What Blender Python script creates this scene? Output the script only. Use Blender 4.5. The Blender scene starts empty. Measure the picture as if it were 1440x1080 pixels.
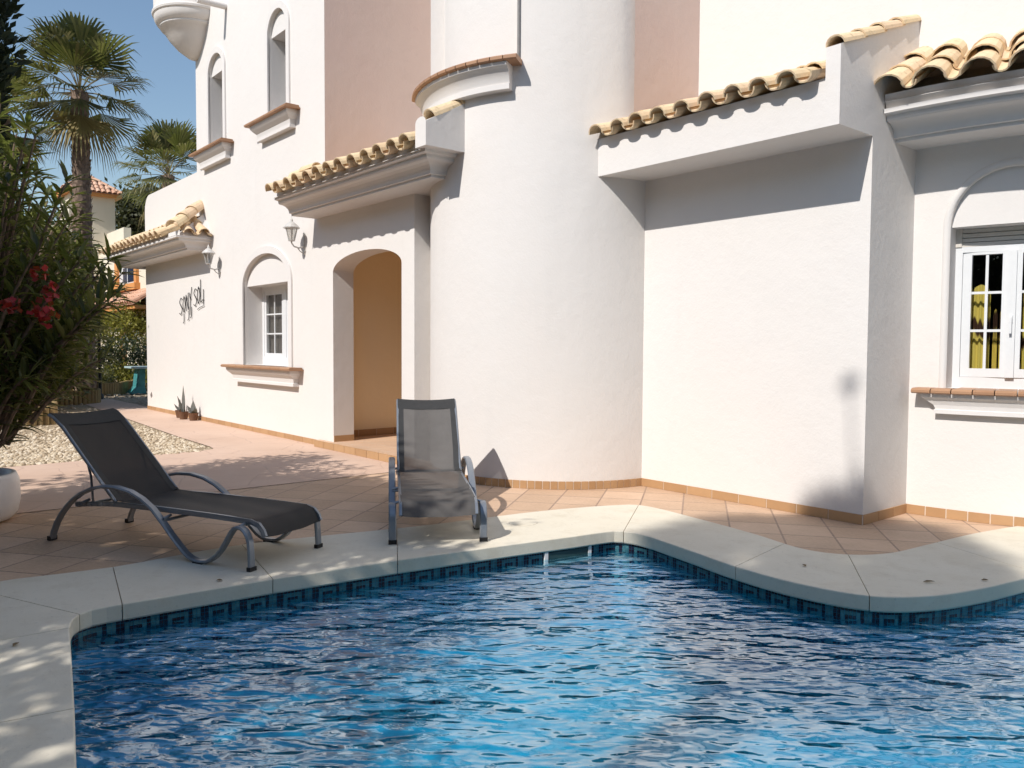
import bpy, bmesh, math, random
from math import sin, cos, pi, radians, atan2, hypot, sqrt
from mathutils import Vector, Matrix, noise
from mathutils.geometry import tessellate_polygon

S = bpy.context.scene
COL = S.collection
RND = random.Random(7)

# ------------------------------------------------------------------ object helpers
def tag(o, label=None, cat=None, group=None, kind=None):
    if label: o['label'] = label
    if cat: o['category'] = cat
    if group: o['group'] = group
    if kind: o['kind'] = kind
    return o

def thing(name, label, cat, loc=(0, 0, 0), rz=0.0, group=None):
    o = bpy.data.objects.new(name, None)
    o.empty_display_size = 0.2
    COL.objects.link(o)
    o.location = loc
    o.rotation_euler = (0, 0, rz)
    return tag(o, label, cat, group)

def world_of(o):
    m = Matrix.Identity(4)
    while o is not None:
        m = Matrix.LocRotScale(o.location, o.rotation_euler, o.scale) @ m
        o = o.parent
    return m

class MB:
    """collects faces of one mesh; coordinates are world coordinates unless build(local=True)"""
    def __init__(s):
        s.v = []; s.f = []; s.m = []
    def face(s, pts, mat=0):
        i = len(s.v); s.v.extend([tuple(p) for p in pts]); s.f.append(tuple(range(i, i + len(pts)))); s.m.append(mat)
    def grid(s, rows, mat=0, close_u=False, close_v=False):
        i = len(s.v); nr = len(rows); nc = len(rows[0])
        for r in rows: s.v.extend([tuple(p) for p in r])
        for a in range(nr if close_v else nr - 1):
            for b in range(nc if close_u else nc - 1):
                a2 = (a + 1) % nr; b2 = (b + 1) % nc
                s.f.append((i + a * nc + b, i + a * nc + b2, i + a2 * nc + b2, i + a2 * nc + b)); s.m.append(mat)
    def box(s, x0, x1, y0, y1, z0, z1, mat=0):
        p = [(x, y, z) for z in (z0, z1) for (x, y) in ((x0, y0), (x1, y0), (x1, y1), (x0, y1))]
        i = len(s.v); s.v.extend(p)
        for f in ((3, 2, 1, 0), (4, 5, 6, 7), (0, 1, 5, 4), (1, 2, 6, 5), (2, 3, 7, 6), (3, 0, 4, 7)):
            s.f.append(tuple(i + k for k in f)); s.m.append(mat)
    def prism(s, poly, z0, z1, mat=0, cap0=True, cap1=True):
        n = len(poly)
        for a in range(n):
            p, q = poly[a], poly[(a + 1) % n]
            s.face([(p[0], p[1], z0), (q[0], q[1], z0), (q[0], q[1], z1), (p[0], p[1], z1)], mat)
        for t in tessellate_polygon([[Vector((p[0], p[1], 0)) for p in poly]]):
            if cap1: s.face([(poly[k][0], poly[k][1], z1) for k in t], mat)
            if cap0: s.face([(poly[k][0], poly[k][1], z0) for k in t], mat)
    def panel(s, outer, holes, fn, mat=0):
        loops = [[Vector((p[0], p[1], 0)) for p in outer]] + [[Vector((p[0], p[1], 0)) for p in h] for h in holes]
        flat = [p for l in loops for p in l]
        i = len(s.v); s.v.extend([tuple(fn(p.x, p.y)) for p in flat])
        for t in tessellate_polygon(loops):
            a, b, c = flat[t[0]], flat[t[1]], flat[t[2]]
            if (b.x - a.x) * (c.y - a.y) - (b.y - a.y) * (c.x - a.x) < 0: t = (t[0], t[2], t[1])
            s.f.append(tuple(i + k for k in t)); s.m.append(mat)
    def strip(s, loop, fa, fb, mat=0, close=True):
        s.grid([[fa(*p) for p in loop], [fb(*p) for p in loop]], mat, close_u=close)
    def tube(s, path, rad, n=8, mat=0, caps=True, up=None):
        path = [Vector(p) for p in path]
        rads = rad if isinstance(rad, (list, tuple)) else [rad] * len(path)
        rows = []
        ref = Vector(up) if up else None
        for k, p in enumerate(path):
            t = (path[min(k + 1, len(path) - 1)] - path[max(k - 1, 0)]).normalized()
            if ref is None or abs(ref.dot(t)) > .98:
                ref = Vector((0, 0, 1)) if abs(t.z) < .9 else Vector((1, 0, 0))
            u = t.cross(ref).normalized(); w = u.cross(t).normalized(); ref = w
            rows.append([p + (u * cos(2 * pi * j / n) + w * sin(2 * pi * j / n)) * rads[k] for j in range(n)])
        s.grid(rows, mat, close_u=True)
        if caps:
            s.face(list(reversed(rows[0])), mat); s.face(rows[-1], mat)
    def ribbon(s, path, side, w, t, mat=0):
        """flat bar of width w (along side) and thickness t swept along path"""
        path = [Vector(p) for p in path]; side = Vector(side).normalized(); rows = []
        for k, p in enumerate(path):
            d = (path[min(k + 1, len(path) - 1)] - path[max(k - 1, 0)]).normalized()
            nn = side.cross(d).normalized()
            a, b = side * (w / 2), nn * (t / 2); e = .28
            rows.append([p - a * (1 - e) - b, p + a * (1 - e) - b, p + a - b * .3, p + a + b * .3, p + a * (1 - e) + b, p - a * (1 - e) + b, p - a + b * .3, p - a - b * .3])
        s.grid(rows, mat, close_u=True)
        s.face(list(reversed(rows[0])), mat); s.face(rows[-1], mat)
    def revolve(s, prof, c, a0=0, a1=2 * pi, n=32, mat=0, full=True, caps=False):
        rows = []
        for r, z in prof:
            rows.append([(c[0] + r * cos(a0 + (a1 - a0) * k / n), c[1] + r * sin(a0 + (a1 - a0) * k / n), z) for k in range(n if full else n + 1)])
        s.grid(rows, mat, close_u=full)
        if caps:
            for e in (0, -1):
                s.face([rows[k][e] for k in range(len(rows))], mat)
    def build(s, name, mats, parent=None, smooth=False, local=False, merge=False, bevel=0):
        me = bpy.data.meshes.new(name)
        vs = s.v
        if parent is not None and not local:
            inv = world_of(parent).inverted()
            vs = [tuple(inv @ Vector(p)) for p in vs]
        me.from_pydata(vs, [], s.f)
        if not isinstance(mats, (list, tuple)): mats = [mats]
        for m in mats: me.materials.append(m)
        if len(mats) > 1: me.polygons.foreach_set('material_index', s.m)
        if merge:
            b = bmesh.new(); b.from_mesh(me); bmesh.ops.remove_doubles(b, verts=b.verts, dist=1e-5)
            bmesh.ops.recalc_face_normals(b, faces=b.faces); b.to_mesh(me); b.free()
        if smooth:
            me.polygons.foreach_set('use_smooth', [True] * len(me.polygons))
        me.update()
        o = bpy.data.objects.new(name, me)
        COL.objects.link(o)
        if parent is not None: o.parent = parent
        if bevel:
            md = o.modifiers.new('bevel', 'BEVEL'); md.width = bevel; md.segments = 2; md.limit_method = 'ANGLE'; md.angle_limit = radians(40)
        if smooth == 'auto':
            for p in me.polygons: p.use_smooth = True
            try:
                b = bmesh.new(); b.from_mesh(me)
                for e in b.edges:
                    if len(e.link_faces) == 2 and e.calc_face_angle(0) > radians(35): e.smooth = False
                b.to_mesh(me); b.free()
            except Exception: pass
        return o

# ------------------------------------------------------------------ materials
def new_mat(name):
    m = bpy.data.materials.new(name); m.use_nodes = True
    nt = m.node_tree; nt.nodes.clear()
    out = nt.nodes.new('ShaderNodeOutputMaterial')
    return m, nt, out
def N(nt, kind, **kw):
    n = nt.nodes.new(kind)
    for k, v in kw.items():
        if k in n.inputs: n.inputs[k].default_value = v
        else: setattr(n, k, v)
    return n
def L(nt, a, b): nt.links.new(a, b)
def rgb(c): return (c[0], c[1], c[2], 1)
def coords(nt, scale=(1, 1, 1), rot=(0, 0, 0), loc=(0, 0, 0), which='Object'):
    tc = N(nt, 'ShaderNodeTexCoord'); mp = N(nt, 'ShaderNodeMapping')
    mp.inputs['Scale'].default_value = scale; mp.inputs['Rotation'].default_value = rot; mp.inputs['Location'].default_value = loc
    L(nt, tc.outputs[which], mp.inputs['Vector']); return mp.outputs['Vector']
def mixc(nt, fac, a, b, mode='MIX'):
    n = N(nt, 'ShaderNodeMix', data_type='RGBA', blend_type=mode)
    for src, sock in ((fac, n.inputs[0]), (a, n.inputs[6]), (b, n.inputs[7])):
        if hasattr(src, 'links'): L(nt, src, sock)
        elif isinstance(src, (int, float)): sock.default_value = src
        else: sock.default_value = rgb(src)
    return n.outputs[2]
def ramp(nt, fac, stops):
    n = N(nt, 'ShaderNodeValToRGB'); L(nt, fac, n.inputs[0]); e = n.color_ramp.elements
    while len(e) < len(stops): e.new(.5)
    for k, (p, c) in enumerate(stops):
        e[k].position = p; e[k].color = rgb(c) if not isinstance(c, (int, float)) else (c, c, c, 1)
    return n.outputs[0]
def noise_tex(nt, vec, scale, detail=4, rough=.55):
    n = N(nt, 'ShaderNodeTexNoise', Scale=scale, Detail=detail, Roughness=rough); L(nt, vec, n.inputs['Vector']); return n.outputs['Fac']
def principled(nt, out, color, rough=.7, bump=None, bump_s=.3, bump_d=.01, spec=.4, metal=0, normal=None):
    p = N(nt, 'ShaderNodeBsdfPrincipled', Roughness=rough if not hasattr(rough, 'links') else .5, Metallic=metal)
    p.inputs['Specular IOR Level'].default_value = spec
    if hasattr(rough, 'links'): L(nt, rough, p.inputs['Roughness'])
    if hasattr(color, 'links'): L(nt, color, p.inputs['Base Color'])
    else: p.inputs['Base Color'].default_value = rgb(color)
    if bump is not None:
        b = N(nt, 'ShaderNodeBump', Strength=bump_s, Distance=bump_d); L(nt, bump, b.inputs['Height']); L(nt, b.outputs[0], p.inputs['Normal'])
    if out is not None: L(nt, p.outputs[0], out.inputs[0])
    return p

def stucco(name, base, tint, coarse=9.0, bs=.34):
    m, nt, out = new_mat(name); v = coords(nt)
    big = noise_tex(nt, v, .55, 5, .6); trow = noise_tex(nt, v, 2.6, 5, .6); fine = noise_tex(nt, v, 55, 4, .6); lump = noise_tex(nt, v, coarse, 6, .62)
    c = mixc(nt, ramp(nt, big, [(.35, 0.0), (.72, 1.0)]), base, tint)
    st = N(nt, 'ShaderNodeTexNoise', Scale=1.0, Detail=5, Roughness=.6); L(nt, coords(nt, (3.2, 3.2, .35)), st.inputs['Vector'])
    c = mixc(nt, ramp(nt, st.outputs['Fac'], [(.56, 0.0), (.8, .35)]), c, [x * .86 for x in base])
    h = N(nt, 'ShaderNodeMath', operation='MULTIPLY_ADD'); L(nt, lump, h.inputs[0]); h.inputs[1].default_value = 2.2; L(nt, fine, h.inputs[2])
    h2 = N(nt, 'ShaderNodeMath', operation='MULTIPLY_ADD'); L(nt, trow, h2.inputs[0]); h2.inputs[1].default_value = 5.0; L(nt, h.outputs[0], h2.inputs[2])
    c = mixc(nt, ramp(nt, trow, [(.42, 0.0), (.62, .4)]), c, [x * .965 for x in base])
    principled(nt, out, c, .9, h2.outputs[0], bs, .004, spec=.2); return m

def plain(name, color, rough=.5, metal=0, spec=.5, var=.12, scale=20, bs=.08):
    m, nt, out = new_mat(name); v = coords(nt); n = noise_tex(nt, v, scale, 4)
    c = mixc(nt, ramp(nt, n, [(.3, 0.0), (.7, 1.0)]), [x * (1 - var) for x in color], [min(1, x * (1 + var)) for x in color])
    principled(nt, out, c, rough, n, bs, .002, spec=spec, metal=metal); return m

def island(name, cols, rough=.8, bump_scale=40, bs=.4, spec=.3, noise_amt=.35, moss=None):
    """per-piece random colour"""
    m, nt, out = new_mat(name); g = N(nt, 'ShaderNodeNewGeometry'); v = coords(nt)
    k = len(cols); c = ramp(nt, g.outputs['Random Per Island'], [(i / max(1, k - 1), cols[i]) for i in range(k)])
    n = noise_tex(nt, v, bump_scale, 5, .6); n2 = noise_tex(nt, v, 7, 5, .65)
    c = mixc(nt, noise_amt, c, mixc(nt, n2, [x * .5 for x in cols[0]], [min(1, x * 1.35) for x in cols[-1]]))
    if moss: c = mixc(nt, ramp(nt, noise_tex(nt, v, 11, 6, .7), [(.55, 0.0), (.72, .75)]), c, moss)
    principled(nt, out, c, rough, n, bs, .004, spec=spec); return m

def leaf_mat(name, dark, light, trans=.3, rough=.42, tint=None):
    m, nt, out = new_mat(name); g = N(nt, 'ShaderNodeNewGeometry')
    stops = [(0, dark), (.75, light)] + ([(1, tint)] if tint else [])
    c = ramp(nt, g.outputs['Random Per Island'], stops)
    p = principled(nt, None, c, rough, spec=.4)
    t = N(nt, 'ShaderNodeBsdfTranslucent'); L(nt, mixc(nt, .5, c, (.35, .42, .06)), t.inputs['Color'])
    mx = N(nt, 'ShaderNodeMixShader', Fac=trans); L(nt, p.outputs[0], mx.inputs[1]); L(nt, t.outputs[0], mx.inputs[2]); L(nt, mx.outputs[0], out.inputs[0])
    return m

def tiles_mat(name, c1, c2, grout, size, rz, off=(0, 0), gw=.02, rough=.62, bs=.35):
    m, nt, out = new_mat(name)
    v = coords(nt, (1 / size, 1 / size, 1), (0, 0, rz), (off[0], off[1], 0))
    b = N(nt, 'ShaderNodeTexBrick', offset=0.0, squash=1.0, Scale=1.0)
    b.inputs['Mortar Size'].default_value = gw; b.inputs['Mortar Smooth'].default_value = .25; b.inputs['Bias'].default_value = 0
    b.inputs['Brick Width'].default_value = 1; b.inputs['Row Height'].default_value = 1
    b.inputs['Color1'].default_value = rgb(c1); b.inputs['Color2'].default_value = rgb(c2); b.inputs['Mortar'].default_value = rgb(grout)
    L(nt, v, b.inputs['Vector'])
    w = coords(nt); n1 = noise_tex(nt, w, 2.2, 6, .65); n2 = noise_tex(nt, w, 35, 4)
    c = mixc(nt, ramp(nt, n1, [(.3, .0), (.75, .55)]), b.outputs['Color'], [x * .68 for x in c1])
    c = mixc(nt, ramp(nt, n2, [(.35, 0.0), (.8, .3)]), c, [min(1, x * 1.25) for x in c2])
    inv = N(nt, 'ShaderNodeMath', operation='MULTIPLY_ADD'); L(nt, b.outputs['Fac'], inv.inputs[0]); inv.inputs[1].default_value = -1.2; L(nt, n2, inv.inputs[2])
    principled(nt, out, c, rough, inv.outputs[0], bs, .006, spec=.35); return m

M = {}
M['white'] = stucco('white_stucco', (.72, .69, .66), (.71, .67, .635))
M['rose'] = stucco('dusty_rose_stucco', (.66, .53, .475), (.645, .505, .455))
M['cream'] = stucco('cream_stucco', (.72, .66, .54), (.69, .62, .50))
M['trim'] = stucco('smooth_trim_stucco', (.70, .675, .65), (.69, .655, .63), 14, .2)
M['inner'] = stucco('warm_porch_stucco', (.88, .74, .52), (.86, .71, .49))
M['roof'] = island('clay_roof_tile', [(.64, .45, .28), (.71, .55, .34), (.76, .61, .38), (.69, .49, .33), (.77, .60, .40)], moss=(.30, .24, .14))
M['roof_far'] = island('far_clay_roof_tile', [(.52, .26, .16), (.62, .36, .24), (.66, .44, .32)])
M['sill'] = island('terracotta_sill_tile', [(.34, .185, .105), (.42, .245, .145)], rough=.5, bs=.2, noise_amt=.2)
M['skirt'] = island('terracotta_skirting_tile', [(.39, .225, .11), (.48, .295, .155)], rough=.45, bs=.2, noise_amt=.2)
M['grout'] = plain('pale_grout', (.68, .58, .48), .9)
M['deck'] = tiles_mat('terracotta_deck_tiles', (.49, .325, .21), (.65, .455, .315), (.26, .18, .14), .40, -radians(37), (.30, .12), .022)
M['porch_floor'] = tiles_mat('porch_floor_tiles', (.62, .41, .27), (.67, .46, .31), (.66, .56, .46), .30, 0, (.1, .1), .02)
M['coping'] = None
M['log'] = island('log_edging_wood', [(.20, .13, .06), (.30, .21, .10), (.38, .28, .13)], bump_scale=60)
M['bark'] = plain('tree_bark', (.17, .12, .085), .9, var=.4, scale=18, bs=.8)
M['palm_bark'] = island('palm_trunk_bark', [(.13, .085, .06), (.23, .16, .12), (.30, .22, .17)], bump_scale=50, bs=.7)
M['metal'] = None
M['dark_metal'] = plain('dark_iron', (.03, .03, .032), .45, .6)
M['lantern'] = plain('grey_painted_iron', (.58, .56, .53), .5, .2)
M['planter'] = plain('white_planter_plastic', (.80, .77, .75), .35, spec=.5, var=.04, scale=8)
M['pvc'] = plain('white_window_frame', (.70, .71, .715), .3, spec=.5, var=.02)
M['shutter'] = plain('roller_shutter_slat', (.62, .58, .52), .4, var=.05)
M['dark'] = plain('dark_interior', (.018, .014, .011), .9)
M['teal'] = plain('teal_painted_table', (.06, .26, .27), .5, var=.25, scale=6)
M['teal_top'] = plain('pale_table_top', (.42, .55, .56), .4, var=.08)
M['orange_trim'] = plain('orange_window_trim', (.62, .27, .08), .7)
M['far_glass'] = plain('far_window_glass', (.02, .03, .07), .1, spec=.8)
M['pot'] = plain('brown_clay_pot', (.15, .075, .04), .7)
M['red'] = leaf_mat('red_blossom', (.17, .002, .007), (.36, .006, .016), .15)
M['pink'] = leaf_mat('pale_blossom', (.75, .62, .45), (.85, .74, .62), .25)
M['ole'] = leaf_mat('oleander_leaf', (.026, .04, .015), (.115, .13, .042), .34, .38, (.28, .27, .10))
M['cyp'] = leaf_mat('cypress_foliage', (.008, .014, .008), (.022, .032, .014), .05, .8)
M['palm'] = leaf_mat('fan_palm_leaf', (.06, .068, .028), (.17, .155, .065), .25, .42, (.30, .25, .11))
M['palm_dry'] = leaf_mat('dry_palm_leaf', (.24, .17, .075), (.34, .27, .12), .2, .6)
M['pine'] = leaf_mat('pine_foliage', (.022, .028, .012), (.075, .075, .034), .1, .6)
M['hedge_d'] = leaf_mat('dark_hedge_leaf', (.012, .022, .012), (.05, .065, .03), .15, .5)
M['hedge_y'] = leaf_mat('yellow_green_leaf', (.14, .14, .025), (.30, .27, .05), .25, .5)
M['shrub'] = leaf_mat('olive_shrub_leaf', (.04, .05, .02), (.13, .13, .055), .2, .5)
M['spike'] = leaf_mat('grey_spike_leaf', (.10, .10, .10), (.18, .18, .17), .1, .5)
M['dead'] = leaf_mat('fallen_leaf', (.10, .06, .03), (.2, .13, .07), .1, .6)

def m_coping():
    m, nt, out = new_mat('pale_coping_stone'); v = coords(nt)
    n1 = noise_tex(nt, v, 1.3, 6, .65); n2 = noise_tex(nt, v, 45, 4); n3 = noise_tex(nt, v, 5, 6, .7)
    c = mixc(nt, ramp(nt, n1, [(.3, 0.0), (.7, 1.0)]), (.66, .60, .48), (.73, .675, .56))
    c = mixc(nt, ramp(nt, n3, [(.50, 0.0), (.76, .45)]), c, (.52, .44, .32))
    c = mixc(nt, ramp(nt, n2, [(.62, 0.0), (.7, .35)]), c, (.45, .42, .36))
    principled(nt, out, c, .75, n2, .35, .003, spec=.3); return m
M['coping'] = m_coping()
def m_concrete():
    m, nt, out = new_mat('pink_stamped_concrete'); v = coords(nt)
    n1 = noise_tex(nt, v, .9, 6, .62); n2 = noise_tex(nt, v, 30, 5)
    c = mixc(nt, ramp(nt, n1, [(.3, 0.0), (.7, 1.0)]), (.57, .40, .30), (.655, .48, .375))
    vo = N(nt, 'ShaderNodeTexVoronoi', feature='DISTANCE_TO_EDGE', Scale=1.6)
    wob = N(nt, 'ShaderNodeTexNoise', Scale=2.5, Detail=3); L(nt, v, wob.inputs['Vector'])
    L(nt, mixc(nt, .12, v, wob.outputs['Color']), vo.inputs['Vector'])
    crack = ramp(nt, vo.outputs['Distance'], [(0.0, 1.0), (.018, 0.0)])
    c = mixc(nt, ramp(nt, crack, [(0, 0.0), (1, .35)]), c, (.36, .24, .19))
    h = N(nt, 'ShaderNodeMath', operation='SUBTRACT'); L(nt, n2, h.inputs[0]); L(nt, crack, h.inputs[1])
    principled(nt, out, c, .7, h.outputs[0], .4, .004, spec=.3); return m
M['concrete'] = m_concrete()
def m_gravel(name, a, b, scale):
    m, nt, out = new_mat(name); v = coords(nt)
    vo = N(nt, 'ShaderNodeTexVoronoi', Scale=scale); L(nt, v, vo.inputs['Vector'])
    c = mixc(nt, vo.outputs['Color'], a, b); sep = N(nt, 'ShaderNodeSeparateColor'); L(nt, vo.outputs['Color'], sep.inputs[0])
    c = mixc(nt, sep.outputs[0], a, b)
    c = mixc(nt, ramp(nt, vo.outputs['Distance'], [(.35, 0.0), (.75, .7)]), c, [x * .35 for x in a])
    inv = N(nt, 'ShaderNodeMath', operation='SUBTRACT'); inv.inputs[0].default_value = 1; L(nt, vo.outputs['Distance'], inv.inputs[1])
    principled(nt, out, c, .85, inv.outputs[0], .9, .02, spec=.2); return m
M['gravel'] = m_gravel('beige_gravel', (.33, .245, .15), (.64, .52, .37), 26)
M['soil'] = m_gravel('dry_garden_soil', (.30, .22, .14), (.58, .47, .34), 14)
M['pebble'] = island('beige_pebble', [(.28, .20, .12), (.46, .36, .24), (.60, .50, .36), (.72, .63, .50)], bump_scale=30, noise_amt=.15)
def m_metal():
    m, nt, out = new_mat('silver_painted_aluminium'); v = coords(nt); n = noise_tex(nt, v, 60, 4)
    principled(nt, out, mixc(nt, n, (.22, .245, .28), (.28, .30, .33)), .34, n, .05, .001, spec=.5, metal=.45); return m
M['metal'] = m_metal()
def m_mesh(name, col, trans, rough=.6):
    m, nt, out = new_mat(name); v = coords(nt)
    w = N(nt, 'ShaderNodeTexWave', wave_type='BANDS', bands_direction='Y', Scale=90); L(nt, v, w.inputs['Vector'])
    n = noise_tex(nt, v, 8, 4)
    c = mixc(nt, n, [x * .8 for x in col], [x * 1.25 for x in col])
    p = principled(nt, None, c, rough, w.outputs['Fac'], .15, .001, spec=.35)
    t = N(nt, 'ShaderNodeBsdfTransparent', Color=(1, 1, 1, 1))
    mx = N(nt, 'ShaderNodeMixShader', Fac=trans); L(nt, p.outputs[0], mx.inputs[1]); L(nt, t.outputs[0], mx.inputs[2]); L(nt, mx.outputs[0], out.inputs[0]); return m
M['mesh_sunlit'] = m_mesh('sunlit_black_mesh_fabric', (.085, .08, .076), .075)  # lounger fabric in its sunlit tone, paler to paint in the sun
M['mesh_shaded'] = m_mesh('shaded_black_mesh_fabric', (.013, .013, .015), .01)  # same lounger fabric, darkened to paint in the shade it stands in
M['hem'] = plain('black_fabric_hem', (.03, .03, .03), .7)
def m_water():
    m, nt, out = new_mat('pool_water')
    v = coords(nt, (1, 1, 1), (0, 0, radians(-50)))
    wv = N(nt, 'ShaderNodeVectorMath', operation='MULTIPLY'); wv.inputs[1].default_value = (1.0, 1.9, 1); L(nt, v, wv.inputs[0])
    n0 = N(nt, 'ShaderNodeTexNoise', Scale=1.1, Detail=0, Roughness=.5, Distortion=.3); L(nt, wv.outputs[0], n0.inputs['Vector'])
    n1 = N(nt, 'ShaderNodeTexNoise', Scale=4.0, Detail=1, Roughness=.45, Distortion=.35); L(nt, wv.outputs[0], n1.inputs['Vector'])
    n2 = N(nt, 'ShaderNodeTexNoise', Scale=10.0, Detail=1, Roughness=.4, Distortion=.3); L(nt, wv.outputs[0], n2.inputs['Vector'])
    h = N(nt, 'ShaderNodeMath', operation='MULTIPLY_ADD'); L(nt, n0.outputs['Fac'], h.inputs[0]); h.inputs[1].default_value = 1.4
    h1 = N(nt, 'ShaderNodeMath', operation='MULTIPLY_ADD'); L(nt, n2.outputs['Fac'], h1.inputs[0]); h1.inputs[1].default_value = .30
    L(nt, n1.outputs['Fac'], h1.inputs[2]); L(nt, h1.outputs[0], h.inputs[2])
    b = N(nt, 'ShaderNodeBump', Strength=1.0, Distance=.050); L(nt, h.outputs[0], b.inputs['Height'])
    ge = N(nt, 'ShaderNodeNewGeometry'); dt = N(nt, 'ShaderNodeVectorMath', operation='DOT_PRODUCT'); L(nt, b.outputs[0], dt.inputs[0]); L(nt, ge.outputs['Incoming'], dt.inputs[1])
    ab = N(nt, 'ShaderNodeMath', operation='ABSOLUTE'); L(nt, dt.outputs['Value'], ab.inputs[0])
    om = N(nt, 'ShaderNodeMath', operation='SUBTRACT'); om.inputs[0].default_value = 1; L(nt, ab.outputs[0], om.inputs[1])
    pw = N(nt, 'ShaderNodeMath', operation='POWER'); L(nt, om.outputs[0], pw.inputs[0]); pw.inputs[1].default_value = 2.6
    fr = N(nt, 'ShaderNodeMath', operation='MULTIPLY_ADD', use_clamp=True); L(nt, pw.outputs[0], fr.inputs[0]); fr.inputs[1].default_value = .97; fr.inputs[2].default_value = .05
    gl = N(nt, 'ShaderNodeBsdfGlossy', Roughness=.015, Color=(.86, .95, 1, 1)); L(nt, b.outputs[0], gl.inputs['Normal'])
    rf = N(nt, 'ShaderNodeBsdfRefraction', Roughness=0.0, IOR=1.33, Color=(.60, .92, 1, 1)); L(nt, b.outputs[0], rf.inputs['Normal'])
    tr = N(nt, 'ShaderNodeBsdfTransparent', Color=(.62, .95, 1, 1))
    a = N(nt, 'ShaderNodeMixShader', Fac=.75); L(nt, rf.outputs[0], a.inputs[1]); L(nt, tr.outputs[0], a.inputs[2])
    mx = N(nt, 'ShaderNodeMixShader'); L(nt, fr.outputs[0], mx.inputs[0]); L(nt, a.outputs[0], mx.inputs[1]); L(nt, gl.outputs[0], mx.inputs[2]); L(nt, mx.outputs[0], out.inputs[0]); return m
M['water'] = m_water()
def m_poolfloor():
    m, nt, out = new_mat('blue_pool_mosaic'); v = coords(nt, (1, 1, 1))
    b = N(nt, 'ShaderNodeTexVoronoi', distance='CHEBYCHEV', Scale=30, Randomness=0.0); L(nt, v, b.inputs['Vector'])
    sep = N(nt, 'ShaderNodeSeparateColor'); L(nt, b.outputs['Color'], sep.inputs[0])
    n = noise_tex(nt, v, .8, 3)
    c = mixc(nt, sep.outputs[0], (.008, .30, .54), (.016, .43, .68)); c = mixc(nt, ramp(nt, n, [(.3, 0.0), (.7, .5)]), c, (.02, .50, .72))
    principled(nt, out, c, .3, spec=.4); return m
M['poolfloor'] = m_poolfloor()
M['mos_d'] = island('dark_mosaic_piece', [(.012, .012, .03), (.03, .014, .02), (.02, .03, .06)], rough=.25, bs=.05, noise_amt=.1)
M['mos_l'] = island('blue_green_mosaic_piece', [(.05, .15, .18), (.07, .20, .23), (.09, .24, .27)], rough=.25, bs=.05, noise_amt=.1)
def m_glass(name, fac, tint=(1, 1, 1)):
    m, nt, out = new_mat(name); gl = N(nt, 'ShaderNodeBsdfGlossy', Roughness=.02); tr = N(nt, 'ShaderNodeBsdfTransparent', Color=rgb(tint))
    mx = N(nt, 'ShaderNodeMixShader', Fac=fac); L(nt, tr.outputs[0], mx.inputs[1]); L(nt, gl.outputs[0], mx.inputs[2]); L(nt, mx.outputs[0], out.inputs[0]); return m
M['glass'] = m_glass('window_glass', .17, (.9, .92, .9))
M['lamp_glass'] = m_glass('lantern_glass', .25, (.9, .9, .88))
def m_curtain():
    m, nt, out = new_mat('mustard_curtain'); v = coords(nt, (1, 1, .55))
    d = N(nt, 'ShaderNodeTexNoise', Scale=2.5, Detail=2); L(nt, v, d.inputs['Vector'])
    w = N(nt, 'ShaderNodeTexWave', wave_type='RINGS', Scale=1.15, Distortion=1.5, Detail=1); L(nt, mixc(nt, .3, v, d.outputs['Color']), w.inputs['Vector'])
    c = mixc(nt, ramp(nt, w.outputs['Fac'], [(.03, 1.0), (.075, 0.0)]), (.66, .53, .13), (.06, .03, .02))
    principled(nt, out, c, .8, spec=.1); return m
M['curtain'] = m_curtain()

# ------------------------------------------------------------------ camera, light, sky
cam = bpy.data.cameras.new('camera'); co = bpy.data.objects.new('camera', cam); COL.objects.link(co)
co.matrix_world = Matrix(((.64209671, -.03914309, .76562369, 0), (.76660178, .02524094, -.64162653, 0), (.00579019, .99891477, .04621429, 1.5), (0, 0, 0, 1)))
cam.sensor_width = 36; cam.lens = 1130 / 1440 * 36; cam.clip_start = .05; cam.clip_end = 800
S.camera = co
SUN = Vector((.173 * .7314, -.985 * .7314, .682)).normalized()
sl = bpy.data.lights.new('sun', 'SUN'); so = bpy.data.objects.new('sun', sl); COL.objects.link(so)
so.rotation_euler = SUN.to_track_quat('Z', 'Y').to_euler(); so.location = (0, 0, 30)
sl.energy = 4.5; sl.angle = radians(.55); sl.color = (1.0, .955, .90)
W = bpy.data.worlds.new('World'); S.world = W; W.use_nodes = True; nt = W.node_tree; nt.nodes.clear()
wo = nt.nodes.new('ShaderNodeOutputWorld'); bg = nt.nodes.new('ShaderNodeBackground'); sk = nt.nodes.new('ShaderNodeTexSky')
sk.sky_type = 'NISHITA'; sk.sun_disc = False; sk.sun_elevation = radians(43); sk.sun_rotation = atan2(SUN.x, SUN.y); sk.air_density = 1.3; sk.dust_density = .7; sk.ozone_density = 2.4; sk.altitude = 100
bg.inputs['Strength'].default_value = .125
nt.links.new(sk.outputs[0], bg.inputs[0]); nt.links.new(bg.outputs[0], wo.inputs[0])
S.view_settings.view_transform = 'Standard'; S.view_settings.look = 'None'; S.view_settings.exposure = .06; S.view_settings.gamma = 1
S.render.engine = 'CYCLES'; S.cycles.max_bounces = 10; S.cycles.diffuse_bounces = 5; S.cycles.transparent_max_bounces = 16; S.cycles.transmission_bounces = 8
S.cycles.caustics_reflective = False; S.cycles.caustics_refractive = False; S.cycles.use_denoising = True; S.cycles.sample_clamp_indirect = 6

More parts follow.
